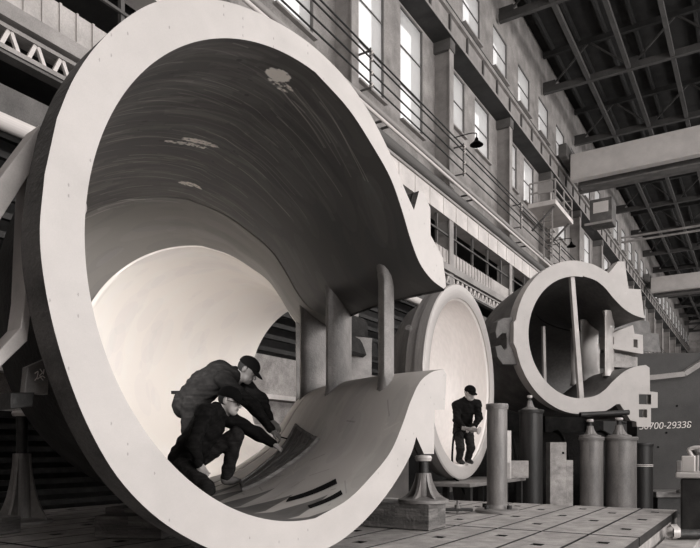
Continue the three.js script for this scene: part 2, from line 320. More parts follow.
// inside skin: dark, with scratches and chalk patches; glow painted in beyond the seams
const innerTex = (() => {
  const c = document.createElement('canvas'); c.width = 1536; c.height = 1536; const g = c.getContext('2d');
  const W = c.width, H = c.height, gs = v => `rgb(${v},${Math.round(v * 0.972)},${Math.round(v * 0.945)})`, ga = (v, a) => `rgba(${v},${Math.round(v * 0.97)},${Math.round(v * 0.94)},${a})`;
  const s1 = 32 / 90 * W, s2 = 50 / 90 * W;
  g.fillStyle = gs(78); g.fillRect(0, 0, s1, H); g.fillStyle = gs(122); g.fillRect(s1, 0, s2 - s1, H); g.fillStyle = gs(222); g.fillRect(s2, 0, W - s2, H);  // zone tones: shade painted near the face, light on the deeper wall
  g.fillStyle = gs(164); g.beginPath(); g.moveTo(0, 0); g.lineTo(W, 0); g.lineTo(W, H * 0.16); g.lineTo(s1, H * 0.19); for (let i = 20; i >= 0; i--) g.lineTo(s1 * i / 20, H * (0.2 + 0.03 * Math.sin(i * 2.1) + 0.02 * rnd())); g.closePath(); g.fill();   // lower lip lightened: fill light painted into its colour
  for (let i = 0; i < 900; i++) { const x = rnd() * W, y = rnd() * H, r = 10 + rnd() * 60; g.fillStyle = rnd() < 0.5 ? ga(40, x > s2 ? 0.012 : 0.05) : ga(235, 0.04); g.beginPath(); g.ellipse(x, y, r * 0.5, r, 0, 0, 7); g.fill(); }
  for (let i = 0; i < 200; i++) {          // scratches on the upper part
    const x = rnd() * s1 * 1.05, y = H * (0.60 + 0.2 * rnd()), l = 20 + rnd() * 120, a = 0.9 + rnd() * 0.6;
    g.strokeStyle = ga(rnd() < 0.75 ? 225 : 50, 0.10 + 0.3 * rnd()); g.lineWidth = 0.7 + rnd() * 1.6; g.beginPath(); g.moveTo(x, y); g.quadraticCurveTo(x + l * 0.25 * Math.cos(a), y + l * 0.5, x + l * 0.5 * Math.cos(a), y + l); g.stroke();
  }
  const patch = (x, y, rx, ry, n) => { for (let i = 0; i < n; i++) { const a = rnd() * 6.28, q = Math.sqrt(rnd()); g.fillStyle = ga(246, 0.5 + 0.5 * rnd()); g.beginPath(); g.ellipse(x + rx * q * Math.cos(a), y + ry * q * Math.sin(a), 0.6 + rnd() * 2, 0.8 + rnd() * 3, 0, 0, 7); g.fill(); } };
  const X = d => d / 90 * W, Y = f => f * H;
  for (let i = 0; i < 130; i++) { const x = rnd() * s1, y = H * (0.6 + 0.19 * rnd()), l = 60 + rnd() * 130; g.strokeStyle = ga(rnd() < 0.62 ? 200 : 40, 0.05 + 0.07 * rnd()); g.lineWidth = 4 + rnd() * 10; g.beginPath(); g.moveTo(x, y); g.quadraticCurveTo(x - l * 0.1, y + l * 0.5, x - l * 0.05, y + l); g.stroke(); }
  patch(X(2.6), Y(0.757), 12, 15, 300); patch(X(3.6), Y(0.766), 9, 20, 40); patch(X(17), Y(0.757), 7, 26, 150); patch(X(18), Y(0.747), 5, 34, 60); patch(X(27.5), Y(0.769), 8, 19, 120);
  for (let i = 0; i < 50; i++) { g.fillStyle = ga(40, 0.5); g.beginPath(); g.ellipse(rnd() * s1, H * (0.35 + 0.5 * rnd()), 1 + rnd() * 3, 1 + rnd() * 4, 0, 0, 7); g.fill(); }
  for (let i = 0; i < 60; i++) { const y = H * (0.08 + 0.16 * rnd()), x = rnd() * X(30); g.strokeStyle = ga(rnd() < 0.5 ? 215 : 35, 0.2); g.lineWidth = 1 + 2 * rnd(); g.beginPath(); g.moveTo(x, y); g.lineTo(x + 40 * rnd(), y + 60 * (rnd() - 0.5)); g.stroke(); }
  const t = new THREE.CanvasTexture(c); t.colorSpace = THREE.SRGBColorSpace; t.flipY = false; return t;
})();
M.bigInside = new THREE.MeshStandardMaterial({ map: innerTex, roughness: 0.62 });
// the shell behind the thick face flange is thinner
const shellOuter = [[4.48, 2.46], [4.54, 2.40], [4.5, 1.98], [4.28, 1.965], [4.267, 1.454], [4.058, 1.454], ...smooth([[3.905, 1.646], [3.8, 1.456], [3.41, 1.11], [3.0, 0.87], [2.55, 0.82], [2.2, 0.805]], 20), ...arcPts(2.073, 2.937, 2.125, rad(-92), rad(-268), 90), ...smooth([[2.2, 5.07], [2.665, 5.03], [3.05, 4.9], [3.463, 4.58], [3.70, 4.33], [3.858, 4.175]], 20), [3.96, 4.42], [4.05, 4.43], [4.19, 4.29], [4.195, 3.98], [4.46, 3.78], [4.53, 3.45], [4.48, 3.385]].map(([p, q]) => [p * K, sy(q)]);
const bigCommon = { psi: rad(81.91), P0: [-2.984, -2.185], SA: 8.5 * K, s0: 3.9 * K, sc: SCB, yc: YC, inner: bigInner, shrink: 0.12, base: BIGBASE };
const bigFlange = casing({ ...bigCommon, outer: bigOuter, theta: rad(2.0), steps: 2 });
const bigShell = casing({ ...bigCommon, outer: shellOuter, theta: rad(90), grooves: [rad(32), rad(50)] });
const big = thing('spiral_casing', 'huge C-shaped steel spiral casing with white cut face, two workers inside', 'casting', BIGBASE);
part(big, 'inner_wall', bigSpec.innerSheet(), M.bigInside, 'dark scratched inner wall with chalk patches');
part(big, 'outer_wall', bigShell.outerSheet(), M.castDark);
part(big, 'face_flange', [bigFlange.outerSheet(), bigFlange.cap(rad(2.0), true)], M.cast);
part(big, 'cut_face', bigSpec.cap(0, false), M.face, 'smooth white machined cut face');
part(big, 'rear_face', bigShell.cap(rad(90), true), M.cast);
part(big, 'lower_lip', bigSpec.lipSheet(bigInner[0], bigOuter[0]), M.cast);
part(big, 'upper_lip', bigSpec.lipSheet(bigInner[bigInner.length - 1], bigOuter[bigOuter.length - 1]), M.cast);
function stayVanes(root, spec, list, sv, chord, yLo, yHi, base, thick, vm = M.cast) {
  for (const deg of list) {
    const th = rad(deg), r = (Math.hypot(spec.at(sv, 0, th)[0] - spec.A[0], spec.at(sv, 0, th)[2] - spec.A[1]));
    const rin = V(Math.cos(th) * spec.u[0] - Math.sin(th) * spec.t[0], 0, Math.cos(th) * spec.u[1] - Math.sin(th) * spec.t[1]);
    const tan = V(Math.sin(th) * spec.u[0] + Math.cos(th) * spec.t[0], 0, Math.sin(th) * spec.u[1] + Math.cos(th) * spec.t[1]);
    const dir = rin.clone().multiplyScalar(0.78).add(tan.clone().multiplyScalar(0.61)).normalize(), nor = V(-dir.z, 0, dir.x);
    const le = V(spec.A[0], 0, spec.A[1]).addScaledVector(rin, -r);
    // blade section lofted from bottom to top with flared fillets at both ends
    const sec = []; for (let i = 0; i < 20; i++) { const a = i / 20 * Math.PI * 2, cx = (1 - Math.cos(a)) / 2; sec.push([cx * chord, Math.sin(a) * thick * (1.15 - 0.75 * cx)]); }
    const pos = [], idx = [], L = 14;
    for (let j = 0; j <= L; j++) {
      const f = j / L, y = yLo + (yHi - yLo) * f, e = Math.min(f, 1 - f) * (yHi - yLo), fl = 1 + 0.9 * Math.max(0, 1 - e / 0.16) ** 2;
      for (const [a, b] of sec) { const ca = (a - chord * 0.4) * (1 + (fl - 1) * 0.03) + chord * 0.4; pos.push(le.x + dir.x * ca + nor.x * b * fl - base[0], y - base[1], le.z + dir.z * ca + nor.z * b * fl - base[2]); }
    }
    for (let j = 0; j < L; j++) for (let i = 0; i < 20; i++) { const a = j * 20 + i, b = j * 20 + (i + 1) % 20; idx.push(a, a + 20, b, b, a + 20, b + 20); }
    const g = new THREE.BufferGeometry(); g.setAttribute('position', new THREE.Float32BufferAttribute(pos, 3)); g.setIndex(idx); g.computeVertexNormals();
    part(root, 'stay_vane', metric(toCreasedNormals(g, 0.9)), vm);
  }
}
stayVanes(big, bigSpec, [6, 20.4, 34.7, 49, 63.5, 78], 3.92 * K, 0.62, YC - 0.62, YC + 0.62, BIGBASE, 0.085, M.castPale);

// upright ring frame standing off the left flank (its pocket opens to the left) and a small chalked fin below it
function inFace(spec, poly, back, depth, base, holes = [], bevel = 0.006) {      // prism in the plane of the cut face, set back from it
  const g = prism(poly, depth, holes, bevel), n = [Math.sin(spec.psi), Math.cos(spec.psi)];
  const m = new THREE.Matrix4().makeBasis(V(spec.u[0], 0, spec.u[1]), V(0, 1, 0), V(n[0], 0, n[1]));
  g.applyMatrix4(m); g.translate(spec.P0[0] - n[0] * (back + depth) - base[0], -base[1], spec.P0[1] - n[1] * (back + depth) - base[2]);
  return metric(g);
}
{
  const P = { psi: rad(81.91), u: bigSpec.u, P0: [-2.984, -2.185] };
  part(big, 'lug_frame', inFace(P, [[-0.08, 3.277], [-0.086, 2.975], [-0.124, 2.304], [-0.15, 2.081], [-0.6, 1.58], [-1.2, 1.58], [-1.2, 2.0], [-1.2, 2.6], [-0.72, 2.16], [-0.72, 2.16], [-0.34, 1.94], [-0.177, 2.14], [-0.156, 2.299], [-0.134, 2.851], [-0.124, 3.02], [-0.45, 2.40], [-0.62, 2.28], [-0.7, 2.45], [-0.32, 2.86]].map(([p, q]) => [p + 0.035, q]), 0.42, 0.16, BIGBASE), M.machined, 'pale steel lug frame with open pocket');
  const fin = part(big, 'fin_plate', inFace(P, [[-0.036, 1.95], [0.09, 2.02], [0.075, 1.81], [-0.05, 1.81]], 0.58, 0.05, BIGBASE), M.steel, 'small steel fin with chalk marks');
  const mk = []; const pts = [[[0.0, 1.92], [0.02, 1.935], [0.015, 1.9], [0.0, 1.88]], [[0.03, 1.95], [0.045, 1.93], [0.03, 1.91], [0.05, 1.885]], [[0.015, 1.89], [0.045, 1.91], [0.06, 1.9]], [[0.055, 1.95], [0.05, 1.92]]];
  for (const q of pts) mk.push(rod(q.map(([a, c]) => [a, c, 0]), 0.003, 5));
  const n = [Math.sin(P.psi), Math.cos(P.psi)], mg = merge(mk); mg.applyMatrix4(new THREE.Matrix4().makeBasis(V(P.u[0], 0, P.u[1]), V(0, 1, 0), V(n[0], 0, n[1]))); mg.translate(P.P0[0] - n[0] * 0.572 - BIGBASE[0], -BIGBASE[1], P.P0[1] - n[1] * 0.572 - BIGBASE[2]);
  part(fin, 'chalk_marks', mg, M.chalk);
  part(big, 'fin_bracket', inFace(P, [[-0.16, 1.79], [-0.04, 1.80], [-0.05, 1.73], [-0.16, 1.71]], 0.5, 0.2, BIGBASE), M.darkSteel);
}

// the middle dished ring, standing behind the lip
const RING = [-4.617, 2.703, -11.315];
{
  const o = thing('dished_ring', 'large dished steel ring standing on edge with a worker inside', 'casting', [RING[0], 0.94, RING[2]]);
  const up = new THREE.Quaternion().setFromUnitVectors(V(0, 1, 0), V(Math.sin(rad(91.41)), 0, Math.cos(rad(91.41))));
  const put = pts => { const g = lathe(pts.map(([r, d]) => [r * 0.95, d * 0.95]), 0, 0, 0, 96); g.applyQuaternion(up); g.translate(0, RING[1] - 0.94, 0); return g; };
  part(o, 'flange_face', put([[1.6, -0.03], [1.6, 0], [1.62, 0.01], [1.84, 0.01], [1.86, -0.01]]), M.machined);
  part(o, 'rim', put([[1.86, -0.01], [1.86, -0.17], [1.80, -0.18], [1.80, -0.36], [1.7, -0.4]]), M.steel);
  part(o, 'dish', put([[1.6, -0.03], [1.57, -0.06], [1.55, -0.35], [1.4, -0.72], [1.05, -1.02], [0.5, -1.2], [0, -1.24]]), M.dish, 'pale smooth inside of the dish');
  part(o, 'dish_back', put([[0, -1.34], [0.55, -1.3], [1.15, -1.1], [1.52, -0.78], [1.7, -0.4]]), M.cast);
  const n = V(Math.sin(rad(91.41)), 0, Math.cos(rad(91.41)));
  for (const [dy, dz] of [[0.75, 1.62], [-0.2, 1.79]]) { const b = new THREE.CylinderGeometry(0.05, 0.05, 0.06, 16); b.applyQuaternion(new THREE.Quaternion().setFromUnitVectors(V(0, 1, 0), V(0, dy, dz).normalize())); b.translate(-0.27, RING[1] - 0.94 + dy * 1.02, dz * 1.02); part(o, 'bolt_boss', b, M.steel); }
}
// the smaller C-shaped casing on the right
const K2 = 1.42, q2 = ([s, y]) => [s * K2, 1.48 + (y - 1.48) * K2];
const CBASE = [-3.4, 2.2, -14.6], CYC = 3.92;
const lipC = [[1.0, 2.273], [1.25, 2.32], [1.42, 2.41], [1.6, 2.565], [1.82, 2.72], [2.02, 2.80], [2.25, 2.84]];
const lowC0 = smooth([...lipC].reverse(), 30), upC0 = lowC0.map(([s, y]) => [s, 6.42 - y]).reverse();
const cInner = [...lowC0, ...arcPts(0.94, 3.2, 0.931, rad(-86), rad(-274), 80), ...upC0].map(q2);
const cOuter = [[2.25, 2.84], [2.33, 2.80], [2.34, 2.42], [2.50, 2.41], [2.50, 2.16], [2.36, 2.155], [2.36, 1.85], [2.07, 1.85], [2.06, 1.93], [1.94, 1.95], [1.73, 2.2], ...smooth([[1.66, 2.2], [1.47, 2.1], [1.2, 2.05], [0.95, 2.03]], 12).slice(0, -1), ...arcPts(0.945, 3.2, 1.17, rad(-90), rad(-268), 70), ...smooth([[1.2, 4.345], [1.36, 4.295], [1.51, 4.24]], 8), [1.69, 4.44], [1.82, 4.45], [1.90, 4.03], [2.15, 4.04], [2.21, 3.66], [2.25, 3.58]].map(q2);
const cHoles = [[[2.11, 2.21], [2.11, 2.37], [2.36, 2.37], [2.36, 2.21]], [[2.11, 2.0], [2.11, 2.13], [2.28, 2.13], [2.28, 2.0]]].map(h => h.map(q2));
const cShell = [[2.25, 2.84], [2.33, 2.80], [2.32, 2.45], [2.07, 2.42], [2.02, 2.05], [1.94, 1.98], [1.73, 2.2], ...smooth([[1.66, 2.2], [1.47, 2.14], [1.2, 2.11], [0.95, 2.1]], 12).slice(0, -1), ...arcPts(0.945, 3.2, 1.09, rad(-90), rad(-268), 70), ...smooth([[1.2, 4.28], [1.36, 4.25], [1.51, 4.2]], 8), [1.69, 4.40], [1.80, 4.40], [1.88, 4.03], [2.15, 4.04], [2.21, 3.66], [2.25, 3.58]].map(q2);
const cCommon = { psi: rad(52.91), P0: [-4.149, -13.726], SA: 6.7, s0: 2.7, sc: 1.335, yc: CYC, inner: cInner, shrink: 0.1, base: CBASE };
const cFlange = casing({ ...cCommon, outer: cOuter, theta: rad(2.2), steps: 2, holes: cHoles }), cSpec = casing({ ...cCommon, outer: cShell, theta: rad(100), steps: 60 });
const cc = thing('spiral_casing', 'smaller C-shaped casing raised on jacks and posts, vertical brace across its opening', 'casting', CBASE);
part(cc, 'inner_wall', cSpec.innerSheet(), M.castMid); part(cc, 'outer_wall', cSpec.outerSheet(), M.castMid);
part(cc, 'face_flange', [cFlange.outerSheet(), cFlange.cap(rad(2.2), true)], M.machined);
part(cc, 'cut_face', cFlange.cap(0, false), M.face, 'smooth white machined cut face'); part(cc, 'rear_face', cSpec.cap(rad(100), true), M.cast);
part(cc, 'lower_lip', cSpec.lipSheet(cInner[0], cOuter[0]), M.cast); part(cc, 'upper_lip', cSpec.lipSheet(cInner[cInner.length - 1], cOuter[cOuter.length - 1]), M.cast);
stayVanes(cc, cSpec, [5, 20, 35, 50], 1.66 * K2, 0.8, CYC - 0.75, CYC + 0.75, CBASE, 0.07, M.machined);
{
  const P = { psi: rad(52.91), u: cSpec.u, P0: [-4.149, -13.726] };
  const hook = [[-0.12, 3.441], [-0.37, 3.411], [-0.457, 3.354], [-0.491, 3.212], [-0.474, 3.125], [-0.393, 3.203], [-0.311, 3.208], [-0.291, 3.121], [-0.301, 2.977], [-0.353, 2.94], [-0.414, 3.011], [-0.491, 2.984], [-0.457, 2.847], [-0.37, 2.748], [-0.05, 2.761]].map(q2);
  part(cc, 'hook_lug', inFace(P, hook, 0.14, 0.2, CBASE, [], 0.015), M.castMid, 'dark hook-shaped lug');
  part(cc, 'lug_pad', inFace(P, [[-0.2, 3.4], [-0.245, 3.35], [-0.25, 3.05], [-0.2, 2.95]].map(q2), -0.0, 0.12, CBASE, [], 0.005), M.machined);
  part(cc, 'brace_bar', inFace(P, [[0.80, 4.13], [0.87, 4.135], [1.05, 2.275], [0.97, 2.27]].map(q2), 0.04, 0.07, CBASE, [], 0.004), M.machined, 'thin pale vertical brace across the opening');
  part(cc, 'rear_brace', inFace(P, [[0.86, 3.5], [0.90, 3.5], [0.93, 2.45], [0.88, 2.45]].map(q2), 1.1, 0.06, CBASE, [], 0.004), M.machined);
  const sh = ([p, q]) => q2([p + 0.36, q]);
  part(cc, 'ring_segment', inFace(P, [[1.55, 3.36], [1.75, 3.46], [2.05, 3.56], [2.08, 3.42], [2.26, 3.41], [2.27, 3.1], [2.2, 3.1], [1.55, 3.16]].map(sh), 0.62, 0.3, CBASE, [[[1.58, 3.22], [1.58, 3.32], [1.65, 3.34], [1.65, 3.22]].map(sh), [[2.06, 3.2], [2.06, 3.33], [2.15, 3.33], [2.15, 3.19]].map(sh)], 0.006), M.face, 'white machined ring segment with two pockets');
  part(cc, 'lower_ring_segment', inFace(P, [[1.6, 3.1], [2.2, 3.04], [2.2, 2.86], [1.6, 2.86]].map(sh), 0.7, 0.3, CBASE, [], 0.006), M.bench);
  const rib = []; for (let i = 0; i <= 30; i++) { const a = rad(95 + 165 * i / 30), p = cSpec.at(1.335 + 1.18 * Math.cos(a), CYC + 1.18 * Math.sin(a), rad(34)); rib.push([p[0] - CBASE[0], p[1] - CBASE[1], p[2] - CBASE[2]]); }
  part(cc, 'inner_rib', rod(rib, 0.05, 10, 60), M.machined);
}

// ------------------------------------------------------------------ bench of slotted plates
{
  const b = thing('bedplate', 'large slotted cast-iron floor plate carrying the castings', 'bedplate', [-4.9, 0, -5.5]);
  part(b, 'bed', span(-3.1, 3.96, 0, 0.6, -4.1, 4.3), M.bench); part(b, 'slot_bottom', span(-3.09, 3.94, 0.6, 0.602, -4.09, 4.29), M.black);  // slot floor blackened to stand for the shade in the slots
  for (const [z0, z1] of [[-9.6, -6.42], [-6.37, -3.22], [-3.17, -1.2]]) for (let i = 0; i < 16; i++) {
    const xa = -0.93 - i * 0.442, xb = xa - 0.412, hs = [];
    for (let z = z0 + 0.5 + (i % 2) * 0.4; z < z1 - 0.3; z += 1.05) hs.push([[-0.05, 0.06], [0.05, 0.06], [0.05, -0.06], [-0.05, -0.06]].map(([p, q]) => [(xa + xb) / 2 + p + 4.9, -(z + q) - 5.5]));
    const g = prism([[xb + 4.9, -z0 - 5.5], [xa + 4.9, -z0 - 5.5], [xa + 4.9, -z1 - 5.5], [xb + 4.9, -z1 - 5.5]], 0.08, hs, 0.004);
    g.rotateX(-Math.PI / 2); g.translate(0, 0.612, 0);
    part(b, 'plate', metric(g), [M.bench, M.darkSteel]);  // plate sides coloured dark, slot shade put into them
  }
}

// ------------------------------------------------------------------ posts, jacks and blocks
function post(label, x, y0, z, r, y1, m = M.steel, group) {
  const o = thing('support_post', label, 'post', [x, y0, z], group), h = y1 - y0;
  part(o, 'post_body', lathe([[0, 0], [r, 0], [r, h - 0.07], [0, h - 0.07]]), m);
  part(o, 'top_collar', lathe([[0, h - 0.07], [r * 1.08, h - 0.07], [r * 1.1, h - 0.055], [r * 1.1, h - 0.012], [r * 1.06, h], [0, h]]), m);
  return o;
}
const pA = post('slim steel post bolted upright on the bedplate', -2.82, 0.7, -8.03, 0.126, 2.06);
part(pA, 'foot_flange', lathe([[0, 0], [0.27, 0], [0.27, 0.03], [0.25, 0.045], [0.15, 0.05], [0.13, 0.1], [0, 0.1]]), M.steel);
for (const a of [0.4, 1.9, 3.5, 5]) part(pA, 'anchor_nut', cyl(0.03, 0.03, 0.05, 0.2 * Math.cos(a), 0.045, 0.2 * Math.sin(a), 6), M.darkSteel);
{
  const c = thing('strap_clamp', 'flat strap clamp with nut beside the slim post', 'clamp', [-3.2, 0.7, -7.6]);
  part(c, 'strap', rbox(0.42, 0.035, 0.1, 0, 0.045, 0, 0.008, 0.5), M.darkSteel); part(c, 'packing', rbox(0.09, 0.03, 0.1, -0.15, 0.015, 0.08, 0.005, 0.5), M.steel);
  part(c, 'stud', cyl(0.016, 0.016, 0.16, 0.03, 0, 0, 10), M.steel); part(c, 'nut', cyl(0.04, 0.04, 0.045, 0.03, 0.0625, 0, 6), M.steel);
}
const postB = post('dark oily post under the left side of the small casing', -4.053, 0, -13.615, 0.235, 2.31, M.darkSteel);
post('short steel post under the first jack', -3.03, 0, -14.488, 0.235, 1.754, M.steel);
post('stout steel post under the second jack', -2.521, 0, -14.923, 0.31, 1.756, M.steel);
const p3 = post('thin dark post nearest the numbered panel', -2.216, 0, -15.82, 0.205, 1.635, M.darkSteel);
for (const [y, w] of [[1.15, 1.02], [1.12, 1.0]]) part(p3, 'chalk_band', lathe([[0.206, y], [0.2065 * w, y + 0.004], [0.206, y + 0.012]]), M.chalk);
{
  const o = thing('square_column', 'mottled square steel column beside the dark post', 'column', [-3.62, 0, -14.0], undefined, rad(31.9));
  part(o, 'shaft', rbox(0.34, 1.64, 0.3, -0.02, 0.82, 0, 0.01), M.bench); part(o, 'side_block', rbox(0.14, 1.27, 0.28, 0.22, 0.635, 0, 0.01), M.bench);
  part(o, 'bolt_hole', new THREE.CylinderGeometry(0.025, 0.025, 0.02, 12).rotateX(Math.PI / 2).translate(0.08, 1.42, 0.145), M.black);
}
function screwJack(label, x, y0, z, y1, rb, ribs = 3) {
  const o = thing('screw_jack', label, 'jack', [x, y0, z]), h = y1 - y0, hb = h * 0.62;
  part(o, 'base', lathe([[0, 0], [rb, 0], [rb, 0.03], [rb * 0.9, 0.04], [rb * 0.36, 0.06], [rb * 0.3, hb], [0, hb]]), M.steel);
  for (let i = 0; i < ribs; i++) {
    const g = prism(smooth([[rb * 0.95, 0.03], [rb * 0.62, hb * 0.3], [rb * 0.38, hb * 0.7], [rb * 0.3, hb]], 10).concat([[0, hb], [0, 0.03]]), 0.03); g.translate(0, 0, -0.015); g.rotateY(i * 2 * Math.PI / ribs + 0.5);
    part(o, 'rib', metric(g), M.steel);
  }
  part(o, 'screw', cyl(rb * 0.2, rb * 0.2, h - hb - 0.03, 0, hb, 0, 16), M.darkSteel);
  part(o, 'head', lathe([[0, h - 0.06], [rb * 0.3, h - 0.06], [rb * 0.34, h - 0.03], [rb * 0.3, h - 0.005], [0, h]]), M.machined);
  return o;
}
screwJack('small screw jack on the short post', -3.057, 1.754, -14.475, 2.13, 0.22);
screwJack('small screw jack on the stout post', -2.557, 1.756, -14.905, 2.17, 0.25);
screwJack('dark screw jack on the oily post', -4.075, 2.31, -13.605, 2.62, 0.16);
screwJack('screw jack on a timber block under the large casing lip', -2.86, 0.96, -5.98, 1.43, 0.25, 6);
screwJack('tall screw jack with flared foot at the far left', -6.703, 0.7, -4.134, 1.90, 0.30, 4);
{
  const b = thing('support_bar', 'dark round bar lying across the two small jacks', 'bar', [-2.81, 2.13, -14.69]);
  part(b, 'bar_body', rod([[-0.42, 0.09, 0.36], [0.42, 0.15, -0.36]], 0.055, 14, 4), M.darkSteel);
}
function block(label, x, y, z, w, h, d, turn = 0) {
  const o = thing('timber_block', label, 'block', [x, y, z], undefined, turn);
  part(o, 'block_body', rbox(w, h, d, 0, h / 2, 0, 0.012), M.timber); return o;
}
block('squared timber block under the flared jack by the casing lip', -3.08, 0.7, -5.99, 0.74, 0.26, 0.4);
block('rough timber block under the near left of the large casing', -4.78, 0.7, -4.02, 0.62, 0.2, 0.3, 0.45);
block('rough timber block wedged behind at far lower left', -5.65, 0.7, -4.75, 0.5, 0.18, 0.34, 0.2);
block('square timber at the left edge of the frame before the jack', -6.15, 0.7, -3.42, 0.5, 0.16, 0.4, 0.1);
{ // stand carrying the dished ring
  const o = thing('steel_trestle', 'dark steel trestle table under the dished ring', 'trestle', [-4.5, 0, -11.6]);
  part(o, 'top_plate', rbox(1.0, 0.06, 3.0, 0, 0.90, 0, 0.01), M.steel);
  for (const z of [-1.4, -0.5, 0.4, 1.3]) for (const x of [-0.4, 0.4]) part(o, 'leg', box(0.1, 0.87, 0.1, x, 0.435, z), M.darkSteel);
  for (const x of [-0.4, 0.4]) part(o, 'stretcher', box(0.06, 0.1, 2.7, x, 0.3, -0.05), M.darkSteel);
}
for (const [i, [x, z, h, w]] of [[-4.05, -11.95, 0.32, 0.16], [-4.12, -12.75, 0.34, 0.5]].entries()) {
  const o = thing('steel_block', i ? 'wide pale steel block on the trestle beside the oily post' : 'narrow pale steel block behind the slim post', 'block', [x, 0.93, z], undefined, rad(31.9));
  part(o, 'block_body', rbox(w, h, 0.2, 0, h / 2, 0, 0.008), M.bench);
}
{ const o = thing('steel_plank', 'pale upright plate standing behind the slim post', 'plate', [-4.1, 0.93, -12.25], undefined, rad(31.9)); part(o, 'plate_body', rbox(0.13, 0.92, 0.1, 0, 0.46, 0, 0.008), M.machined); }

// ------------------------------------------------------------------ numbered panel, machine and bits at the right
const font = await new FontLoader().loadAsync('fonts/droid/droid_sans_regular.typeface.json');
{
  const o = thing('steel_tank', 'big dark steel tank with white painted number', 'tank', [-2.264, 0, -17.6], undefined, rad(30));
  part(o, 'back_wall', rbox(3.6, 3.86, 0.5, 1.4, 1.93, -0.3, 0.02), M.tank);
  const edge = [[-0.4, 3.22], [0, 3.24], [0.72, 3.32], [1.25, 3.66], [3.2, 3.7]];
  part(o, 'front_plate', metric(prism([[-0.4, 0], [3.2, 0], ...[...edge].reverse()], 0.16).translate(0, 0, -0.05)), M.tank);
  for (let i = 0; i < edge.length - 1; i++) part(o, 'rim_strip', bar([edge[i][0], edge[i][1], 0.06], [edge[i + 1][0], edge[i + 1][1], 0.06], 0.24, 0.12), M.ironPale);
  part(o, 'foot_ledge', rbox(3.4, 0.14, 0.9, 1.4, 0.45, 0.5, 0.02), M.steel); part(o, 'plinth', box(3.2, 0.38, 0.7, 1.4, 0.19, 0.45), M.darkSteel);
  const tg = new TextGeometry('S0700-29338', { font, size: 0.155, depth: 0.006, curveSegments: 3 }); tg.computeBoundingBox();
  const tw = tg.boundingBox.max.x; tg.scale(1.24 / tw, 1, 1); tg.applyMatrix4(new THREE.Matrix4().makeShear(0, 0, 0.18, 0, 0, 0)); tg.rotateZ(0.035); tg.translate(-0.36, 1.98, 0.111);
  part(o, 'painted_number', tg, M.chalk, 'white hand-painted number');
  for (const [x, y] of [[0.55, 2.55], [0.86, 2.12], [0.3, 1.9], [1.1, 1.45], [0.1, 1.55]]) part(o, 'bolt_hole', new THREE.CylinderGeometry(0.025, 0.025, 0.02, 10).rotateX(Math.PI / 2).translate(x, y, 0.112), M.black);
}
{
  const o = thing('machine_pedestal', 'dark cast machine pedestal with pale top behind the bedplate corner', 'machine', [-0.42, 0, -9.2]);
  part(o, 'body', rbox(0.82, 1.14, 0.6, 0, 0.57, 0, 0.03), M.darkSteel); part(o, 'top_slab', rbox(0.92, 0.07, 0.7, 0, 1.175, 0, 0.02), M.machined);
  part(o, 'side_panel', rbox(0.5, 0.7, 0.02, 0.08, 0.6, 0.305, 0.01), M.steel);
  for (const [i, x] of [-0.33, -0.02].entries()) {
    const c = thing('holding_clamp', i ? 'pale clamp with bent handle at the picture edge' : 'pale clamp with bent handle nearest the tank number', 'clamp', [-0.42 + x, 1.21, -9.05]);
    part(c, 'clamp_block', rbox(0.15, 0.2, 0.16, 0, 0.1, 0, 0.015), M.machined);
    part(c, 'handle', rod([[i ? 0.04 : 0.04, 0.18, 0], [i ? 0.03 : 0.0, 0.27, 0], [i ? -0.06 : 0.06, 0.3, 0], [i ? -0.15 : 0.15, 0.3, 0]], 0.024, 10), M.face);
    part(c, 'jaw', rbox(0.06, 0.14, 0.2, i ? 0.1 : -0.1, 0.07, 0, 0.01), M.steel);
  }
  const l = thing('crank_lever', 'upright crank lever with round knob beside the tank', 'lever', [-1.42, 0.52, -16.6]);
  part(l, 'foot', lathe([[0, 0], [0.22, 0], [0.2, 0.06], [0.08, 0.12], [0, 0.13]]), M.steel); part(l, 'rod', rod([[0.0, 0.08, 0], [0.2, 0.3, 0], [0.22, 0.9, 0]], 0.035, 10), M.machined); part(l, 'knob', new THREE.SphereGeometry(0.1, 20, 14).translate(0.22, 0.94, 0), M.steel);
  const s2 = thing('step_block', 'low pale steel block against the bedplate side', 'block', [-0.74, 0, -7.4]); part(s2, 'block_body', rbox(0.34, 0.5, 2.0, 0, 0.25, 0, 0.015), M.bench);
  const r2 = thing('round_bolt', 'short thick bolt lying on the low steel block', 'bolt', [-0.71, 0.5, -8.05]);
  part(r2, 'shank', rod([[-0.08, 0.06, 0.06], [0.17, 0.06, -0.12]], 0.055, 14, 2), M.darkSteel); part(r2, 'bolt_head', rod([[-0.13, 0.085, 0.095], [-0.07, 0.085, 0.05]], 0.085, 6, 1), M.machined);
}

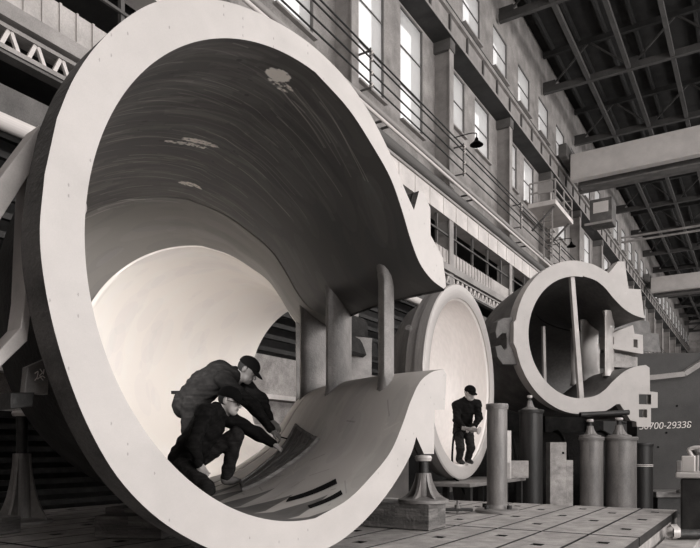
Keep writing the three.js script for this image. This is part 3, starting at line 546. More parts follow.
// ------------------------------------------------------------------ things lying inside the large casing
const arcLen = [0]; for (let i = 1; i < bigInner.length; i++) arcLen.push(arcLen[i - 1] + Math.hypot(bigInner[i][0] - bigInner[i - 1][0], bigInner[i][1] - bigInner[i - 1][1]));
function onShell(deg, arc, off = 0) {          // point on the inner wall, lifted off by a little
  let i = 1; while (i < arcLen.length - 1 && arcLen[i] < arc) i++;
  const f = (arc - arcLen[i - 1]) / (arcLen[i] - arcLen[i - 1]), [s0, y0] = bigInner[i - 1], [s1, y1] = bigInner[i], s = s0 + (s1 - s0) * f, y = y0 + (y1 - y0) * f;
  const l = Math.hypot(s1 - s0, y1 - y0); return V(...bigSpec.at(s - (-(y1 - y0)) / l * -off * -1, y + (s0 - s1) / l * off, rad(deg)));
}
function shellSlab(c, thick, nu, nv, base, lift = 0.004) {   // slab following the wall; c = four corners [deg, arc]
  const P = (u, v, o) => { const a = [0, 1].map(k => c[0][k] * (1 - u) * (1 - v) + c[1][k] * u * (1 - v) + c[2][k] * u * v + c[3][k] * (1 - u) * v); return onShell(a[0], a[1] * K, o).sub(V(...base)); };
  const pos = [], quad = (a, b, d, e) => pos.push(...a, ...b, ...d, ...a, ...d, ...e);
  const A = v => v.toArray();
  for (let i = 0; i < nu; i++) for (let j = 0; j < nv; j++) {
    const u0 = i / nu, u1 = (i + 1) / nu, v0 = j / nv, v1 = (j + 1) / nv;
    const q = o => [P(u0, v0, o), P(u1, v0, o), P(u1, v1, o), P(u0, v1, o)].map(A), t = q(lift + thick), b = q(lift);
    quad(t[0], t[1], t[2], t[3]); quad(b[3], b[2], b[1], b[0]);
    if (i === 0) quad(t[3], b[3], b[0], t[0]); if (i === nu - 1) quad(t[1], b[1], b[2], t[2]); if (j === 0) quad(t[0], b[0], b[1], t[1]); if (j === nv - 1) quad(t[2], b[2], b[3], t[3]);
  }
  const g = new THREE.BufferGeometry(); g.setAttribute('position', new THREE.Float32BufferAttribute(pos, 3)); g.computeVertexNormals(); return metric(g);
}
{
  const cs = [[21.8, 2.36], [17.3, 2.5], [15.2, 1.34], [25.2, 1.12]], mid = onShell(20, 1.85 * K), base = [mid.x, mid.y, mid.z];
  const o = thing('slatted_mat', 'worn slatted wooden mat on the casing floor under the workers hands', 'mat', base);
  const L = (u, v) => [0, 1].map(k => cs[0][k] * (1 - u) * (1 - v) + cs[1][k] * u * (1 - v) + cs[2][k] * u * v + cs[3][k] * (1 - u) * v);
  const woods = [M.timber, M.mat1, M.mat2];
  for (let i = 0; i < 7; i++) { const u0 = i / 7, u1 = (i + 0.92) / 7; part(o, 'slat', shellSlab([L(u0, 0), L(u1, 0), L(u1, 1), L(u0, 1)], 0.018 + 0.008 * ((i * 7) % 3) / 2, 2, 14, base), woods[(i * 5 + (i >> 1)) % 3]); }
  for (const v of [0.02, 0.96]) part(o, 'batten', shellSlab([L(0, v), L(1, v), L(1, v + 0.025), L(0, v + 0.025)], 0.036, 8, 1, base), M.mat1);
  part(o, 'edge_strip', shellSlab([L(0.96, 0), L(1.03, 0), L(1.03, 1), L(0.96, 1)], 0.034, 2, 12, base), M.timber);
  part(o, 'edge_strip', shellSlab([L(-0.02, 0), L(0.05, 0), L(0.05, 1), L(-0.02, 1)], 0.034, 2, 12, base), M.mat1);
}
for (const [i, cs] of [[[7.4, 2.48], [6.7, 2.58], [3.6, 2.10], [4.4, 2.03]], [[3.0, 2.62], [2.3, 2.66], [1.3, 2.28], [2.0, 2.22]]].entries()) {
  const b = onShell(cs[0][0], cs[0][1] * K), base = [b.x, b.y, b.z];
  const o = thing('steel_offcut', i ? 'short dark offcut strip close to the white rim' : 'longer dark offcut strip with curled tip', 'offcut', base);
  part(o, 'strip', shellSlab(cs, 0.008, 3, 10, base), M.black);
}

// ------------------------------------------------------------------ services on the wall, cranes
for (const [i, y] of [12.19, 12.01, 11.64, 11.32].entries()) {
  const o = thing('conductor_wire', ['topmost bare conductor wire strung along the window wall', 'second conductor wire from the top along the wall', 'third conductor wire from the top along the wall', 'lowest conductor wire along the window wall'][i], 'wire', [-8.9, y, -28], 'conductor wires on the wall');
  part(o, 'cable', rod([[0, 0, 34], [0, 0, -60]], 0.024, 6, 2), M.wire);
  for (let k = 1; k < 9; k++) part(o, 'insulator', lathe([[0, -0.06], [0.05, -0.06], [0.03, -0.02], [0.06, 0.02], [0.03, 0.06], [0, 0.08]], 0, 0, colZ(k) - 0.3 + 28, 10), M.white);
}
for (let k = 1; k < 9; k++) {
  const o = thing('wire_bracket', `iron bracket holding the conductor wires, number ${['one', 'two', 'three', 'four', 'five', 'six', 'seven', 'eight'][k - 1]} counted from the near end`, 'bracket', [-9.3, 11.2, colZ(k) - 0.3], 'wire brackets on the columns');
  part(o, 'upright', box(0.04, 1.15, 0.04, 0.36, 0.55, 0), M.ironwork); part(o, 'arm', [box(0.4, 0.04, 0.04, 0.17, 0.05, 0)], M.ironwork); part(o, 'arm', [box(0.4, 0.04, 0.04, 0.17, 1.05, 0)], M.ironwork);
}
for (const [y, x, r, m, l] of [[11.0, -9.12, 0.075, M.ironPale, 'slim pale pipe running along the wall under the windows'], [10.78, -9.05, 0.05, M.white, 'thin white conduit below the slim pale pipe'], [10.5, -9.3, 0.17, M.ironwork, 'thick grey pipe just above the gallery beam']]) {
  const o = thing('wall_pipe', l, 'pipe', [x, y, -28], 'pipes along the window wall');
  part(o, 'pipe_run', rod([[0, 0, 34], [0, 0, -50]], r, 12, 2), m);
  for (let k = 1; k < 8; k++) part(o, 'pipe_clip', box(0.5, 0.05, 0.06, -0.3, 0, colZ(k) + 28 - 1.6), M.ironwork);
}
for (const [z, y, l] of [[-22.6, 12.55, 'black bell lamp hanging beside the short window'], [-36.6, 12.55, 'black bell lamp near the service platform ladder']]) {
  const o = thing('bell_lamp', l, 'lamp', [-8.7, y, z]);
  part(o, 'shade', lathe([[0.03, 0.2], [0.06, 0.15], [0.08, 0.07], [0.24, -0.07], [0.24, -0.085], [0.07, 0.04], [0.0, 0.07]]), M.black); part(o, 'stem', rod([[0, 0.18, 0], [0, 0.34, 0], [-0.25, 0.4, 0], [-1.2, 0.4, 0]], 0.02, 8), M.wire);
}
{
  const o = thing('service_platform', 'railed service platform high on the wall with ladder below', 'platform', [-8.75, 13.05, -32.8]);
  part(o, 'deck', rbox(1.3, 0.22, 3.4, 0, 0, 0, 0.02), M.white);
  for (const x of [-0.6, 0.6]) for (const z of [-1.6, 0, 1.6]) part(o, 'rail_post', box(0.06, 1.0, 0.06, x, 0.6, z), M.ironPale);
  for (const y of [0.6, 1.08]) { part(o, 'rail', box(1.26, 0.06, 0.05, 0, y, 1.6), M.ironPale); part(o, 'rail', box(0.05, 0.06, 3.2, 0.6, y, 0), M.ironPale); part(o, 'rail', box(1.26, 0.06, 0.05, 0, y, -1.6), M.ironPale); }
  part(o, 'panel_frame', box(0.7, 0.5, 0.06, 0.15, 0.75, 1.62), M.ironPale);
  for (const x of [-0.1, 0.3]) part(o, 'ladder_stile', bar([x, -2.4, 1.0], [x, -0.1, 1.0], 0.05, 0.05), M.ironPale);
  for (let y = -2.3; y < -0.1; y += 0.28) part(o, 'ladder_rung', box(0.4, 0.035, 0.035, 0.1, y, 1.0), M.ironPale);
  for (const z of [-1.4, 1.4]) part(o, 'strut', bar([-0.55, -1.1, z], [0.5, -0.12, z], 0.08, 0.08), M.ironwork);
}
function craneBridge(label, z, y0, y1, withCab) {
  const o = thing('crane_bridge', label, 'crane', [1, y0, z]);
  part(o, 'near_girder', rbox(19.4, y1 - y0, 0.5, 0, (y1 - y0) / 2, 0.9, 0.03), M.crane);
  part(o, 'far_girder', rbox(19.4, y1 - y0, 0.5, 0, (y1 - y0) / 2, -0.9, 0.03), M.ironwork);
  part(o, 'walkway', rbox(18.6, 0.1, 0.9, 0, -0.25, 0.2, 0.02), M.ironwork);
  for (const x of [-9.98, 9.7]) part(o, 'end_truck', rbox(0.44, 0.7, 3.4, x, 17.15 + 0.3 - y0, 0, 0.05), M.ironwork);
  part(o, 'trolley', rbox(1.6, 0.8, 1.9, 5, y1 - y0 + 0.4, 0, 0.05), M.ironwork);
  if (withCab) { part(o, 'cab', rbox(1.2, 1.4, 1.2, -8.6, -1.1, -1.8, 0.05), M.ironwork); part(o, 'cab_window', box(0.8, 0.6, 0.04, -8.6, -0.9, -1.18), M.white); part(o, 'cab_rail', bar([-9.4, -1.85, -0.9], [-7.9, -1.85, -0.9], 0.1, 0.12), M.ironPale); }
}
craneBridge('nearer travelling crane bridge with pale girder under the roof', -37.5, 15.95, 17.35, true);
craneBridge('farther travelling crane bridge, small above the end of the hall', -68, 16.1, 17.5, false);
for (const y of [17.4, 17.75]) { const o = thing('overhead_rail', y < 17.5 ? 'lower of the two thin pale rails crossing between the cranes' : 'upper of the two thin pale rails crossing between the cranes', 'rail', [1, y, -54]); part(o, 'rail_bar', box(20.2, 0.12, 0.12), M.ironPale); }
// ------------------------------------------------------------------ people: smooth distance fields meshed by surface nets
function netMesh(sdf, lo, hi, h, colour) {
  const n = [0, 1, 2].map(k => Math.ceil((hi[k] - lo[k]) / h) + 1), [nx, ny, nz] = n, val = new Float32Array(nx * ny * nz);
  for (let k = 0, q = 0; k < nz; k++) for (let j = 0; j < ny; j++) for (let i = 0; i < nx; i++, q++) val[q] = sdf(lo[0] + i * h, lo[1] + j * h, lo[2] + k * h);
  const id = new Int32Array(nx * ny * nz).fill(-1), pos = [], idx = [], at = (i, j, k) => (k * ny + j) * nx + i;
  const cor = [[0, 0, 0], [1, 0, 0], [0, 1, 0], [1, 1, 0], [0, 0, 1], [1, 0, 1], [0, 1, 1], [1, 1, 1]], ed = [[0, 1], [2, 3], [4, 5], [6, 7], [0, 2], [1, 3], [4, 6], [5, 7], [0, 4], [1, 5], [2, 6], [3, 7]];
  for (let k = 0; k < nz - 1; k++) for (let j = 0; j < ny - 1; j++) for (let i = 0; i < nx - 1; i++) {
    const v = cor.map(c => val[at(i + c[0], j + c[1], k + c[2])]); let s = 0; for (const x of v) if (x < 0) s++;
    if (s === 0 || s === 8) continue;
    let p = [0, 0, 0], m = 0;
    for (const [a, b] of ed) if ((v[a] < 0) !== (v[b] < 0)) { const f = v[a] / (v[a] - v[b]); for (let d = 0; d < 3; d++) p[d] += cor[a][d] + (cor[b][d] - cor[a][d]) * f; m++; }
    id[at(i, j, k)] = pos.length / 3; pos.push(lo[0] + (i + p[0] / m) * h, lo[1] + (j + p[1] / m) * h, lo[2] + (k + p[2] / m) * h);
  }
  const quad = (a, b, c, d, flip) => flip ? idx.push(a, c, b, a, d, c) : idx.push(a, b, c, a, c, d);
  for (let k = 1; k < nz - 1; k++) for (let j = 1; j < ny - 1; j++) for (let i = 1; i < nx - 1; i++) {
    const v = val[at(i, j, k)] < 0;
    if (v !== (val[at(i + 1, j, k)] < 0)) quad(id[at(i, j - 1, k - 1)], id[at(i, j, k - 1)], id[at(i, j, k)], id[at(i, j - 1, k)], !v);
    if (v !== (val[at(i, j + 1, k)] < 0)) quad(id[at(i - 1, j, k - 1)], id[at(i - 1, j, k)], id[at(i, j, k)], id[at(i, j, k - 1)], !v);
    if (v !== (val[at(i, j, k + 1)] < 0)) quad(id[at(i - 1, j - 1, k)], id[at(i, j - 1, k)], id[at(i, j, k)], id[at(i - 1, j, k)], !v);
  }
  const nor = [], col = [], e = h * 0.5;
  for (let q = 0; q < pos.length; q += 3) {
    const [x, y, z] = [pos[q], pos[q + 1], pos[q + 2]], g = V(sdf(x + e, y, z) - sdf(x - e, y, z), sdf(x, y + e, z) - sdf(x, y - e, z), sdf(x, y, z + e) - sdf(x, y, z - e)).normalize();
    nor.push(g.x, g.y, g.z); if (colour) col.push(...colour(x, y, z));
  }
  const g = new THREE.BufferGeometry(); g.setAttribute('position', new THREE.Float32BufferAttribute(pos, 3)); g.setAttribute('normal', new THREE.Float32BufferAttribute(nor, 3));
  g.setAttribute('uv', new THREE.Float32BufferAttribute(new Float32Array(pos.length / 3 * 2).map((_, i) => i % 2 ? pos[(i >> 1) * 3 + 1] : pos[(i >> 1) * 3] + pos[(i >> 1) * 3 + 2]), 2));
  if (colour) g.setAttribute('color', new THREE.Float32BufferAttribute(col, 3));
  g.setIndex(idx); return g;
}
const cone = (a, b, ra, rb) => {           // tapered capsule
  const d = [b[0] - a[0], b[1] - a[1], b[2] - a[2]], l2 = d[0] * d[0] + d[1] * d[1] + d[2] * d[2] || 1e-9;
  return (x, y, z) => { const px = x - a[0], py = y - a[1], pz = z - a[2], t = Math.max(0, Math.min(1, (px * d[0] + py * d[1] + pz * d[2]) / l2)); return Math.hypot(px - d[0] * t, py - d[1] * t, pz - d[2] * t) - (ra + (rb - ra) * t); };
};
const ell = (c, r) => (x, y, z) => { const a = (x - c[0]) / r[0], b = (y - c[1]) / r[1], d = (z - c[2]) / r[2], k = Math.hypot(a, b, d); return (k - 1) * Math.min(r[0], r[1], r[2]) * (0.6 + 0.4 * Math.min(1, k)); };
const smin = (a, b, k) => { const h = Math.max(k - Math.abs(a - b), 0) / k; return Math.min(a, b) - h * h * k * 0.25; };
const blend = (fs, k) => (x, y, z) => { let d = 1e3; for (const f of fs) d = smin(d, f(x, y, z), k); return d; };
function bounds(pts, pad) { const lo = [1e9, 1e9, 1e9], hi = [-1e9, -1e9, -1e9]; for (const p of pts) for (let k = 0; k < 3; k++) { lo[k] = Math.min(lo[k], p[k] - pad); hi[k] = Math.max(hi[k], p[k] + pad); } return [lo, hi]; }
function frame(fwd, upHint) { const z = V(...fwd).normalize(), x = V(...upHint).cross(z).normalize(), y = z.clone().cross(x); return new THREE.Matrix4().makeBasis(x, y, z); }
const lin = v => { const c = grey(v); return [c.r, c.g, c.b]; };
function headGeo(skin, tone) {              // head in its own frame: x right-left, y up, z forward; size in metres
  const solid = blend([ell([0, 0.025, -0.012], [0.077, 0.098, 0.097]), ell([0, -0.03, 0.038], [0.058, 0.082, 0.052]), cone([-0.03, -0.075, 0.045], [0.03, -0.075, 0.045], 0.03, 0.03), cone([0, -0.088, 0.062], [0, -0.09, 0.066], 0.02, 0.02), cone([0, -0.05, -0.02], [0, -0.15, -0.045], 0.056, 0.06)], 0.03);
  const feat = blend([solid, cone([0, 0.005, 0.085], [0, -0.028, 0.108], 0.009, 0.014), cone([-0.045, 0.022, 0.074], [0.045, 0.022, 0.074], 0.011, 0.011), cone([-0.018, -0.056, 0.086], [0.018, -0.056, 0.086], 0.009, 0.009), ell([0.079, -0.005, -0.008], [0.011, 0.032, 0.019]), ell([-0.079, -0.005, -0.008], [0.011, 0.032, 0.019])], 0.012);
  const eye = [-1, 1].map(s => cone([s * 0.031, 0.004, 0.094], [s * 0.031, 0.004, 0.096], 0.014, 0.014)), ball = [-1, 1].map(s => cone([s * 0.031, 0.003, 0.08], [s * 0.031, 0.003, 0.0801], 0.0125, 0.0125)), mouth = cone([-0.022, -0.058, 0.099], [0.022, -0.058, 0.099], 0.004, 0.004);
  const f = (x, y, z) => { let d = feat(x, y, z); for (const e of eye) d = -smin(-d, e(x, y, z), 0.006); d = Math.max(d, -mouth(x, y, z)); for (const b of ball) d = Math.min(d, b(x, y, z)); return d; };
  const S = lin(tone), B = lin(tone * 0.35), W = lin(Math.min(0.85, tone * 1.25)), L = lin(tone * 0.72);
  return netMesh(f, [-0.11, -0.2, -0.13], [0.11, 0.14, 0.14], 0.0042, (x, y, z) => { for (const s of [-1, 1]) { const d = Math.hypot(x - s * 0.031, y - 0.003, z - 0.08); if (d < 0.0145) return Math.hypot(x - s * 0.031, y - 0.003) < 0.006 ? B : W; if (Math.abs(x - s * 0.032) < 0.022 && Math.abs(y - 0.026) < 0.006 && z > 0.07) return B; } if (Math.abs(x) < 0.024 && Math.abs(y + 0.057) < 0.008 && z > 0.085) return L; return S; });
}
function handGeo(curl, tone, mirror) {      // wrist at origin, fingers along +z, palm faces -y, thumb towards +x (mirror flips)
  const fs = [], m = mirror ? -1 : 1;
  const palm = (x, y, z) => { const q = [Math.abs(x) - 0.03, Math.abs(y) - 0.006, Math.abs(z - 0.052) - 0.036], o = Math.hypot(Math.max(q[0], 0), Math.max(q[1], 0), Math.max(q[2], 0)); return o + Math.min(Math.max(...q), 0) - 0.011; };
  fs.push(palm, cone([0, 0, -0.03], [0, 0, 0.03], 0.026, 0.027));
  const bodyF = blend(fs, 0.02), fingers = [];
  [[0.03, 0.072, 0.03], [0.01, 0.082, 0.0], [-0.011, 0.077, -0.02], [-0.031, 0.06, -0.06]].forEach(([x, L, sp], i) => {
    let p = [x * m, 0, 0.088], a = 0.1; const seg = [0.42, 0.32, 0.26];
    seg.forEach((s, j) => { a += curl[i] * (j === 0 ? 0.6 : 0.9); const q = [p[0] + sp * m * L * s, p[1] - Math.sin(a) * L * s, p[2] + Math.cos(a) * L * s]; fingers.push(cone(p, q, 0.0098 - j * 0.0009, 0.0092 - j * 0.001)); p = q; });
  });
  fingers.push(cone([0.026 * m, -0.004, 0.03], [0.052 * m, -0.014, 0.058], 0.014, 0.011), cone([0.052 * m, -0.014, 0.058], [0.06 * m, -0.026, 0.088], 0.011, 0.009));
  const f = (x, y, z) => { let d = bodyF(x, y, z), e = 1e3; for (const g of fingers) e = Math.min(e, g(x, y, z)); return smin(d, e, 0.01); };
  const S = lin(tone); return netMesh(f, [-0.085, -0.1, -0.07], [0.085, 0.04, 0.2], 0.0042, () => S);
}
M.body = new THREE.MeshStandardMaterial({ vertexColors: true, roughness: 0.55 });
function person(o) {
  const J = o.J, root = thing('person', o.label, 'person', o.base), B = o.base, rel = p => [p[0] - B[0], p[1] - B[1], p[2] - B[2]];
  const j = {}; for (const k of Object.keys(J)) j[k] = rel(J[k]);
  const mid = (a, b, f) => a.map((v, k) => v + (b[k] - v) * f), pts = Object.values(j);
  const S = lin(o.tone), pl = j.pelvis, nk = j.neck, ch = mid(nk, pl, 0.3).map((v, k) => v + (k === 1 ? (o.hunch || 0) : 0)), wa = mid(nk, pl, 0.7).map((v, k) => v + (k === 1 ? (o.hunch || 0) : 0)), sb = o.size || 1;
  // body: slim continuous figure under the clothes, with head and hands joined in
  const slim = blend([cone(nk, ch, 0.06, 0.10), cone(ch, pl, 0.10, 0.10), cone(j.shL, j.shR, 0.05, 0.05), cone(nk, j.head, 0.055, 0.055), ...['L', 'R'].flatMap(s => [cone(j['sh' + s], j['el' + s], 0.042, 0.035), cone(j['el' + s], j['wr' + s], 0.034, 0.025), cone(j['hip' + s], j['kn' + s], 0.07, 0.05), cone(j['kn' + s], j['an' + s], 0.048, 0.034), cone(j['an' + s], j['to' + s], 0.034, 0.03)])], 0.04);
  const gs = [netMesh(slim, ...bounds(pts, 0.13), 0.016, () => S)];
  const hm = frame(o.face, o.faceUp || [0, 1, 0]).scale(V(1.1, 1.1, 1.1)); hm.setPosition(...j.head); const hg = headGeo(0, o.tone); hg.applyMatrix4(hm); gs.push(hg);
  for (const s of ['L', 'R']) {
    const hd = o.hands[s], m = frame(hd.dir, hd.back); m.setPosition(...j['wr' + s]); const g = handGeo(hd.curl, o.tone, s === 'R' ? !hd.flip : !!hd.flip); g.applyMatrix4(m); gs.push(g);
  }
  part(root, 'body', mergeGeometries(gs.map(g => g.toNonIndexed())), M.body);
  const fold = (x, y, z, a) => a * (Math.sin(x * 47 + y * 31 + 2 * Math.sin(z * 23)) * 0.5 + Math.sin(y * 63 - z * 41 + 3 * Math.sin(x * 17)) * 0.5);
  const jac = blend([cone(nk, ch, 0.085, 0.155), cone(ch, wa, 0.165, 0.16), cone(wa, mid(pl, wa, o.hem ?? 0.1), 0.165, 0.17), cone(mid(nk, j.shL, 0.3), j.shL, 0.095, 0.085), cone(mid(nk, j.shR, 0.3), j.shR, 0.095, 0.085), ...['L', 'R'].flatMap(s => [cone(j['sh' + s], j['el' + s], 0.084, 0.064), cone(j['el' + s], mid(j['el' + s], j['wr' + s], 0.92), 0.064, 0.047)])], 0.045);
  part(root, 'jacket', netMesh((x, y, z) => jac(x, y, z) + fold(x, y, z, 0.007), ...bounds(pts, 0.2), 0.013), o.jacket || M.cloth);
  const tro = blend([cone(mid(pl, wa, 0.3), pl, 0.12, 0.13), ...['L', 'R'].flatMap(s => [cone(j['hip' + s], j['kn' + s], 0.1, 0.075), cone(j['kn' + s], mid(j['kn' + s], j['an' + s], 0.92), 0.075, 0.062)])], 0.035);
  part(root, 'trousers', netMesh((x, y, z) => tro(x, y, z) + fold(x, y, z, 0.006), ...bounds(pts, 0.2), 0.013), o.trousers || M.clothMid);
  for (const s of ['L', 'R']) {
    const a = j['an' + s], t = j['to' + s], f = blend([cone([a[0], a[1] + 0.03, a[2]], a, 0.05, 0.048), cone(a, mid(a, t, 0.5), 0.046, 0.044), cone(mid(a, t, 0.4), t, 0.042, 0.036)], 0.02);
    part(root, 'boot', netMesh(f, ...bounds([a, t], 0.1), 0.009), o.boots || M.leather);
  }
  // collar, cap, hair
  const cm = hm.clone();
  const cap = blend([(x, y, z) => Math.max(ell([0, 0.045, -0.012], [0.092, 0.088, 0.112])(x, y, z), 0.03 - y)], 0.004);
  const capM = part(root, 'cap', netMesh(cap, [-0.12, 0, -0.15], [0.12, 0.16, 0.13], 0.006).applyMatrix4(cm), M.cap);
  const br = (x, y, z) => Math.max(ell([0, 0.034 - (z - 0.08) * 0.28 - x * x * 2.2, 0.09], [0.075, 0.012, 0.082])(x, y, z), 0.05 - z);
  part(capM, 'visor', netMesh(br, [-0.1, -0.04, 0.03], [0.1, 0.08, 0.2], 0.0045).applyMatrix4(cm), M.cap);
  const hr = (x, y, z) => Math.max(ell([0, 0.02, -0.016], [0.083, 0.102, 0.1])(x, y, z), -ell([0, 0.02, -0.01], [0.075, 0.095, 0.09])(x, y, z), z - 0.02 + Math.abs(y - 0.02) * 0.3, -0.045 - y, y - 0.05);
  part(root, 'hair', netMesh(hr, [-0.1, -0.08, -0.14], [0.1, 0.08, 0.06], 0.0055).applyMatrix4(cm), M.hair);
  if (o.glasses) { const gg = [-1, 1].map(s => new THREE.TorusGeometry(0.021, 0.0025, 6, 20).translate(s * 0.031, 0.002, 0.106)); gg.push(rod([[-0.012, 0.004, 0.107], [0.012, 0.004, 0.107]], 0.0025, 5, 1)); for (const s of [-1, 1]) gg.push(rod([[s * 0.052, 0.006, 0.104], [s * 0.078, 0.006, 0.06], [s * 0.083, 0.004, -0.01]], 0.0025, 5)); part(root, 'glasses', merge(gg).applyMatrix4(cm), M.black); }
  const col = new THREE.TorusGeometry(0.062, 0.02, 8, 24); col.scale(1, 1, 1.4); const nd = V(...j.head).sub(V(...nk)).normalize(); col.applyQuaternion(new THREE.Quaternion().setFromUnitVectors(V(0, 0, 1), nd)); col.translate(...mid(nk, j.head, 0.28)); part(root, 'collar', col, o.jacket || M.cloth);
  return root;
}
const right = [0.849, 0, -0.529], toCam = [0.529, 0, 0.849];       // directions seen from the front of the casing
const mixDir = (a, b, c) => [0, 1, 2].map(k => right[k] * a + [0, 1, 0][k] * b + toCam[k] * c);
const crouch = { head: [-4.439, 1.963, -4.893], neck: [-4.548, 1.854, -4.825], shR: [-4.519, 1.833, -4.631], shL: [-4.566, 1.803, -5.003], pelvis: [-4.82, 1.375, -4.66], elR: [-4.529, 1.546, -4.483], wrR: [-4.505, 1.335, -4.543], elL: [-4.322, 1.642, -5.178], wrL: [-4.184, 1.541, -5.264], hipL: [-4.84, 1.35, -4.78], knL: [-4.389, 1.628, -4.924], anL: [-4.507, 1.185, -4.910], toL: [-4.37, 1.155, -4.98], hipR: [-4.76, 1.335, -4.58], knR: [-4.382, 1.125, -4.516], anR: [-4.77, 1.10, -4.56], toR: [-4.88, 1.09, -4.58] };
person({ J: crouch, base: [-4.6, 1.05, -4.75], tone: 0.62, label: 'crouching worker in spectacles and dark cap, one hand on the mat', face: mixDir(0.93, -0.28, 0.28), hands: { L: { dir: mixDir(0.75, -0.62, 0.1), back: [0, 1, 0], curl: [0.35, 0.4, 0.45, 0.5] }, R: { dir: mixDir(0.5, -0.75, 0.1), back: mixDir(-0.2, 0.3, 0.9), curl: [0.7, 0.75, 0.8, 0.8] } }, glasses: true, hem: 0.05, boots: M.leatherPale });
const bent = { head: [-4.586, 2.322, -5.332], neck: [-4.720, 2.262, -5.248], shR: [-4.68, 2.20, -5.065], shL: [-4.794, 2.268, -5.399], pelvis: [-5.12, 2.0, -5.05], elR: [-4.393, 1.910, -5.216], wrR: [-4.275, 1.676, -5.345], elL: [-4.589, 2.022, -5.565], wrL: [-4.430, 1.79, -5.521], hipR: [-5.07, 1.951, -4.971], hipL: [-5.19, 1.956, -5.146], knR: [-5.06, 1.553, -4.956], anR: [-5.104, 1.15, -5.009], toR: [-4.97, 1.10, -5.09], knL: [-5.203, 1.556, -5.165], anL: [-5.232, 1.165, -5.224], toL: [-5.10, 1.115, -5.30] };
person({ J: bent, base: [-5.1, 1.05, -5.1], tone: 0.37, label: 'worker bending forward behind the crouching man, reaching down with a scriber', trousers: M.cloth, face: mixDir(0.78, -0.6, 0.16), hands: { R: { dir: mixDir(0.8, -0.58, 0.05), back: mixDir(0.3, 0.9, 0.2), curl: [0.6, 0.7, 0.75, 0.75] }, L: { dir: mixDir(0.7, -0.6, 0.3), back: [0, 1, 0.2], curl: [0.4, 0.45, 0.5, 0.5] } }, hem: -0.25, hunch: 0.075 });
{ const t = thing('scriber', 'thin dark scriber held by the bending worker', 'tool', [-4.2, 1.6, -5.41]); part(t, 'shaft', rod([[-0.06, 0.03, 0.02], [0.16, -0.04, -0.09]], 0.007, 8, 2), M.black); part(t, 'tip', new THREE.ConeGeometry(0.007, 0.04, 8).rotateZ(-1.8).translate(0.178, -0.045, -0.1), M.machined); }
{ const t = thing('folding_rule', 'folded rule sticking out of the bending workers back pocket', 'tool', [-5.27, 2.09, -4.97]); part(t, 'rule_body', rbox(0.10, 0.035, 0.03, 0, 0, 0, 0.006, rad(31.9)), M.black); }
const f95 = p => [p[0] * 0.95, 1.48 + (p[1] - 1.48) * 0.95, p[2] * 0.95], w3 = { head: [-4.76, 2.575, -12.02], neck: [-4.860, 2.421, -12.063], shR: [-4.997, 2.341, -11.934], shL: [-4.716, 2.369, -12.256], pelvis: [-5.0, 1.874, -12.205], elR: [-4.938, 2.06, -11.791], wrR: [-4.769, 1.907, -11.738], elL: [-4.606, 2.096, -12.091], wrL: [-4.609, 1.907, -11.838], hipR: [-5.039, 1.852, -12.087], hipL: [-4.896, 1.854, -12.257], knR: [-4.93, 1.52, -11.96], anR: [-5.019, 1.275, -12.097], toR: [-4.9, 1.235, -12.02], knL: [-4.79, 1.52, -12.144], anL: [-4.900, 1.285, -12.236], toL: [-4.78, 1.24, -12.16] };
const w3j = {}; for (const k of Object.keys(w3)) w3j[k] = f95(w3[k]);
person({ J: w3j, base: [-4.68, 1.15, -11.55], tone: 0.6, label: 'worker in dark overalls stooping inside the dished ring', face: mixDir(0.3, -0.32, 0.85), hands: { R: { dir: mixDir(0.5, -0.3, 0.8), back: [0, 1, 0], curl: [0.7, 0.7, 0.75, 0.8] }, L: { dir: mixDir(-0.5, -0.3, 0.8), back: [0, 1, 0], curl: [0.7, 0.7, 0.75, 0.8] } }, hem: 0.0 });
{
  const t = thing('pneumatic_grinder', 'hand grinder with hose held by the worker in the ring', 'tool', [-4.42, 1.85, -11.13]);
  part(t, 'grinder_body', rod([[-0.12, 0.02, 0.06], [0.14, -0.02, -0.02]], 0.035, 12, 3), M.steel); part(t, 'grinding_wheel', new THREE.CylinderGeometry(0.07, 0.07, 0.025, 20).rotateZ(1.3).translate(0.17, -0.025, -0.03), M.machined);
  part(t, 'hose', rod([[-0.12, 0.02, 0.06], [-0.25, -0.1, 0.1], [-0.27, -0.5, 0.14], [-0.22, -0.85, 0.2], [-0.08, -0.93, 0.3], [0.12, -1.25, 0.35], [0.16, -1.7, 0.3]], 0.02, 8), M.black);
}

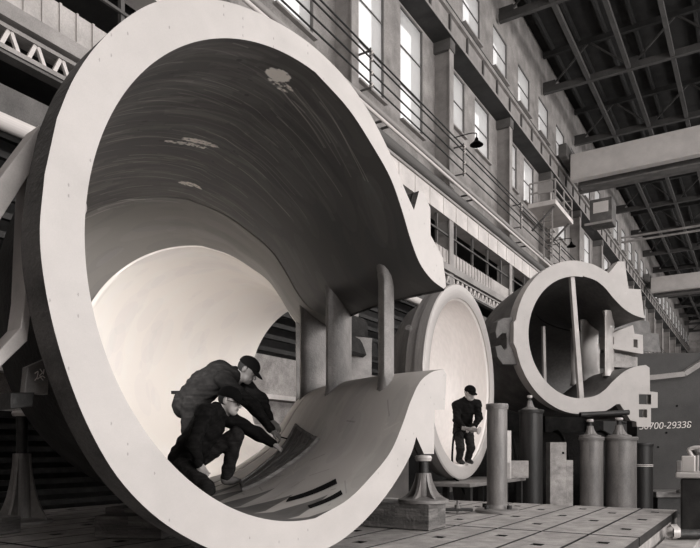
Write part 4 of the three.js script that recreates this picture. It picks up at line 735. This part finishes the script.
{ // lamp added unseen behind the rim to brighten the deep wall of the casing
  const pos = [-3.76, 3.05, -2.64], d = V(-7.9, 1.95, -7.24).sub(V(...pos)).normalize(), q = new THREE.Quaternion().setFromUnitVectors(V(0, 1, 0), d);
  const o = thing('added_lamp', 'added unseen lamp with bowl reflector inside the large casing behind its rim', 'lamp', pos);
  part(o, 'reflector', lathe([[0.02, -0.1], [0.05, -0.095], [0.09, -0.03], [0.1, 0.03], [0.085, -0.025], [0.045, -0.08], [0, -0.085]]).applyQuaternion(q), M.machined);
  part(o, 'bulb', new THREE.SphereGeometry(0.035, 18, 12).translate(d.x * -0.02, d.y * -0.02, d.z * -0.02), M.lampGlow);
  part(o, 'clamp_arm', rod([[-d.x * 0.1, -d.y * 0.1, -d.z * 0.1], [-0.06, 0.06, 0.08], [-0.09, 0.1, 0.13]], 0.012, 8), M.black);
  const l = new THREE.SpotLight(WARM, LAMP.cd, 0, LAMP.angle, LAMP.pen, 2); l.position.set(pos[0] + d.x * 0.06, pos[1] + d.y * 0.06, pos[2] + d.z * 0.06); l.target.position.set(-7.9, 1.95, -7.24); l.castShadow = true; l.shadow.radius = 5; scene.add(l, l.target);
}
{ // another casting lying behind the posts
  const o = thing('steel_drum', 'long dark steel drum lying on the floor behind the posts', 'drum', [-4.75, 0, -16.0], undefined, rad(31.9));
  part(o, 'drum_shell', new THREE.CylinderGeometry(0.95, 0.95, 3.6, 48).rotateZ(Math.PI / 2).translate(0, 0.96, 0), M.castDark);
  for (const x of [-1.7, -0.6, 0.6, 1.7]) part(o, 'hoop', new THREE.TorusGeometry(0.95, 0.035, 8, 48).rotateY(Math.PI / 2).translate(x, 0.985, 0), M.castDark);
}
{  // added dark sheet giving the black shade behind the posts
  const o = thing('shade_backdrop', 'tall added dark backdrop plate standing for the shade far behind the posts', 'plate', [-6.95, 0, -25.1], undefined, rad(31.9));
  part(o, 'plate_body', rbox(4.4, 3.5, 0.2, 0, 1.75, 0, 0.02), M.castDark);
  for (const x of [-1.6, 0, 1.6]) part(o, 'stiffener', rbox(0.12, 3.4, 0.14, x, 1.7, 0.17, 0.02), M.castDark);
}
renderer.render(scene, camera);
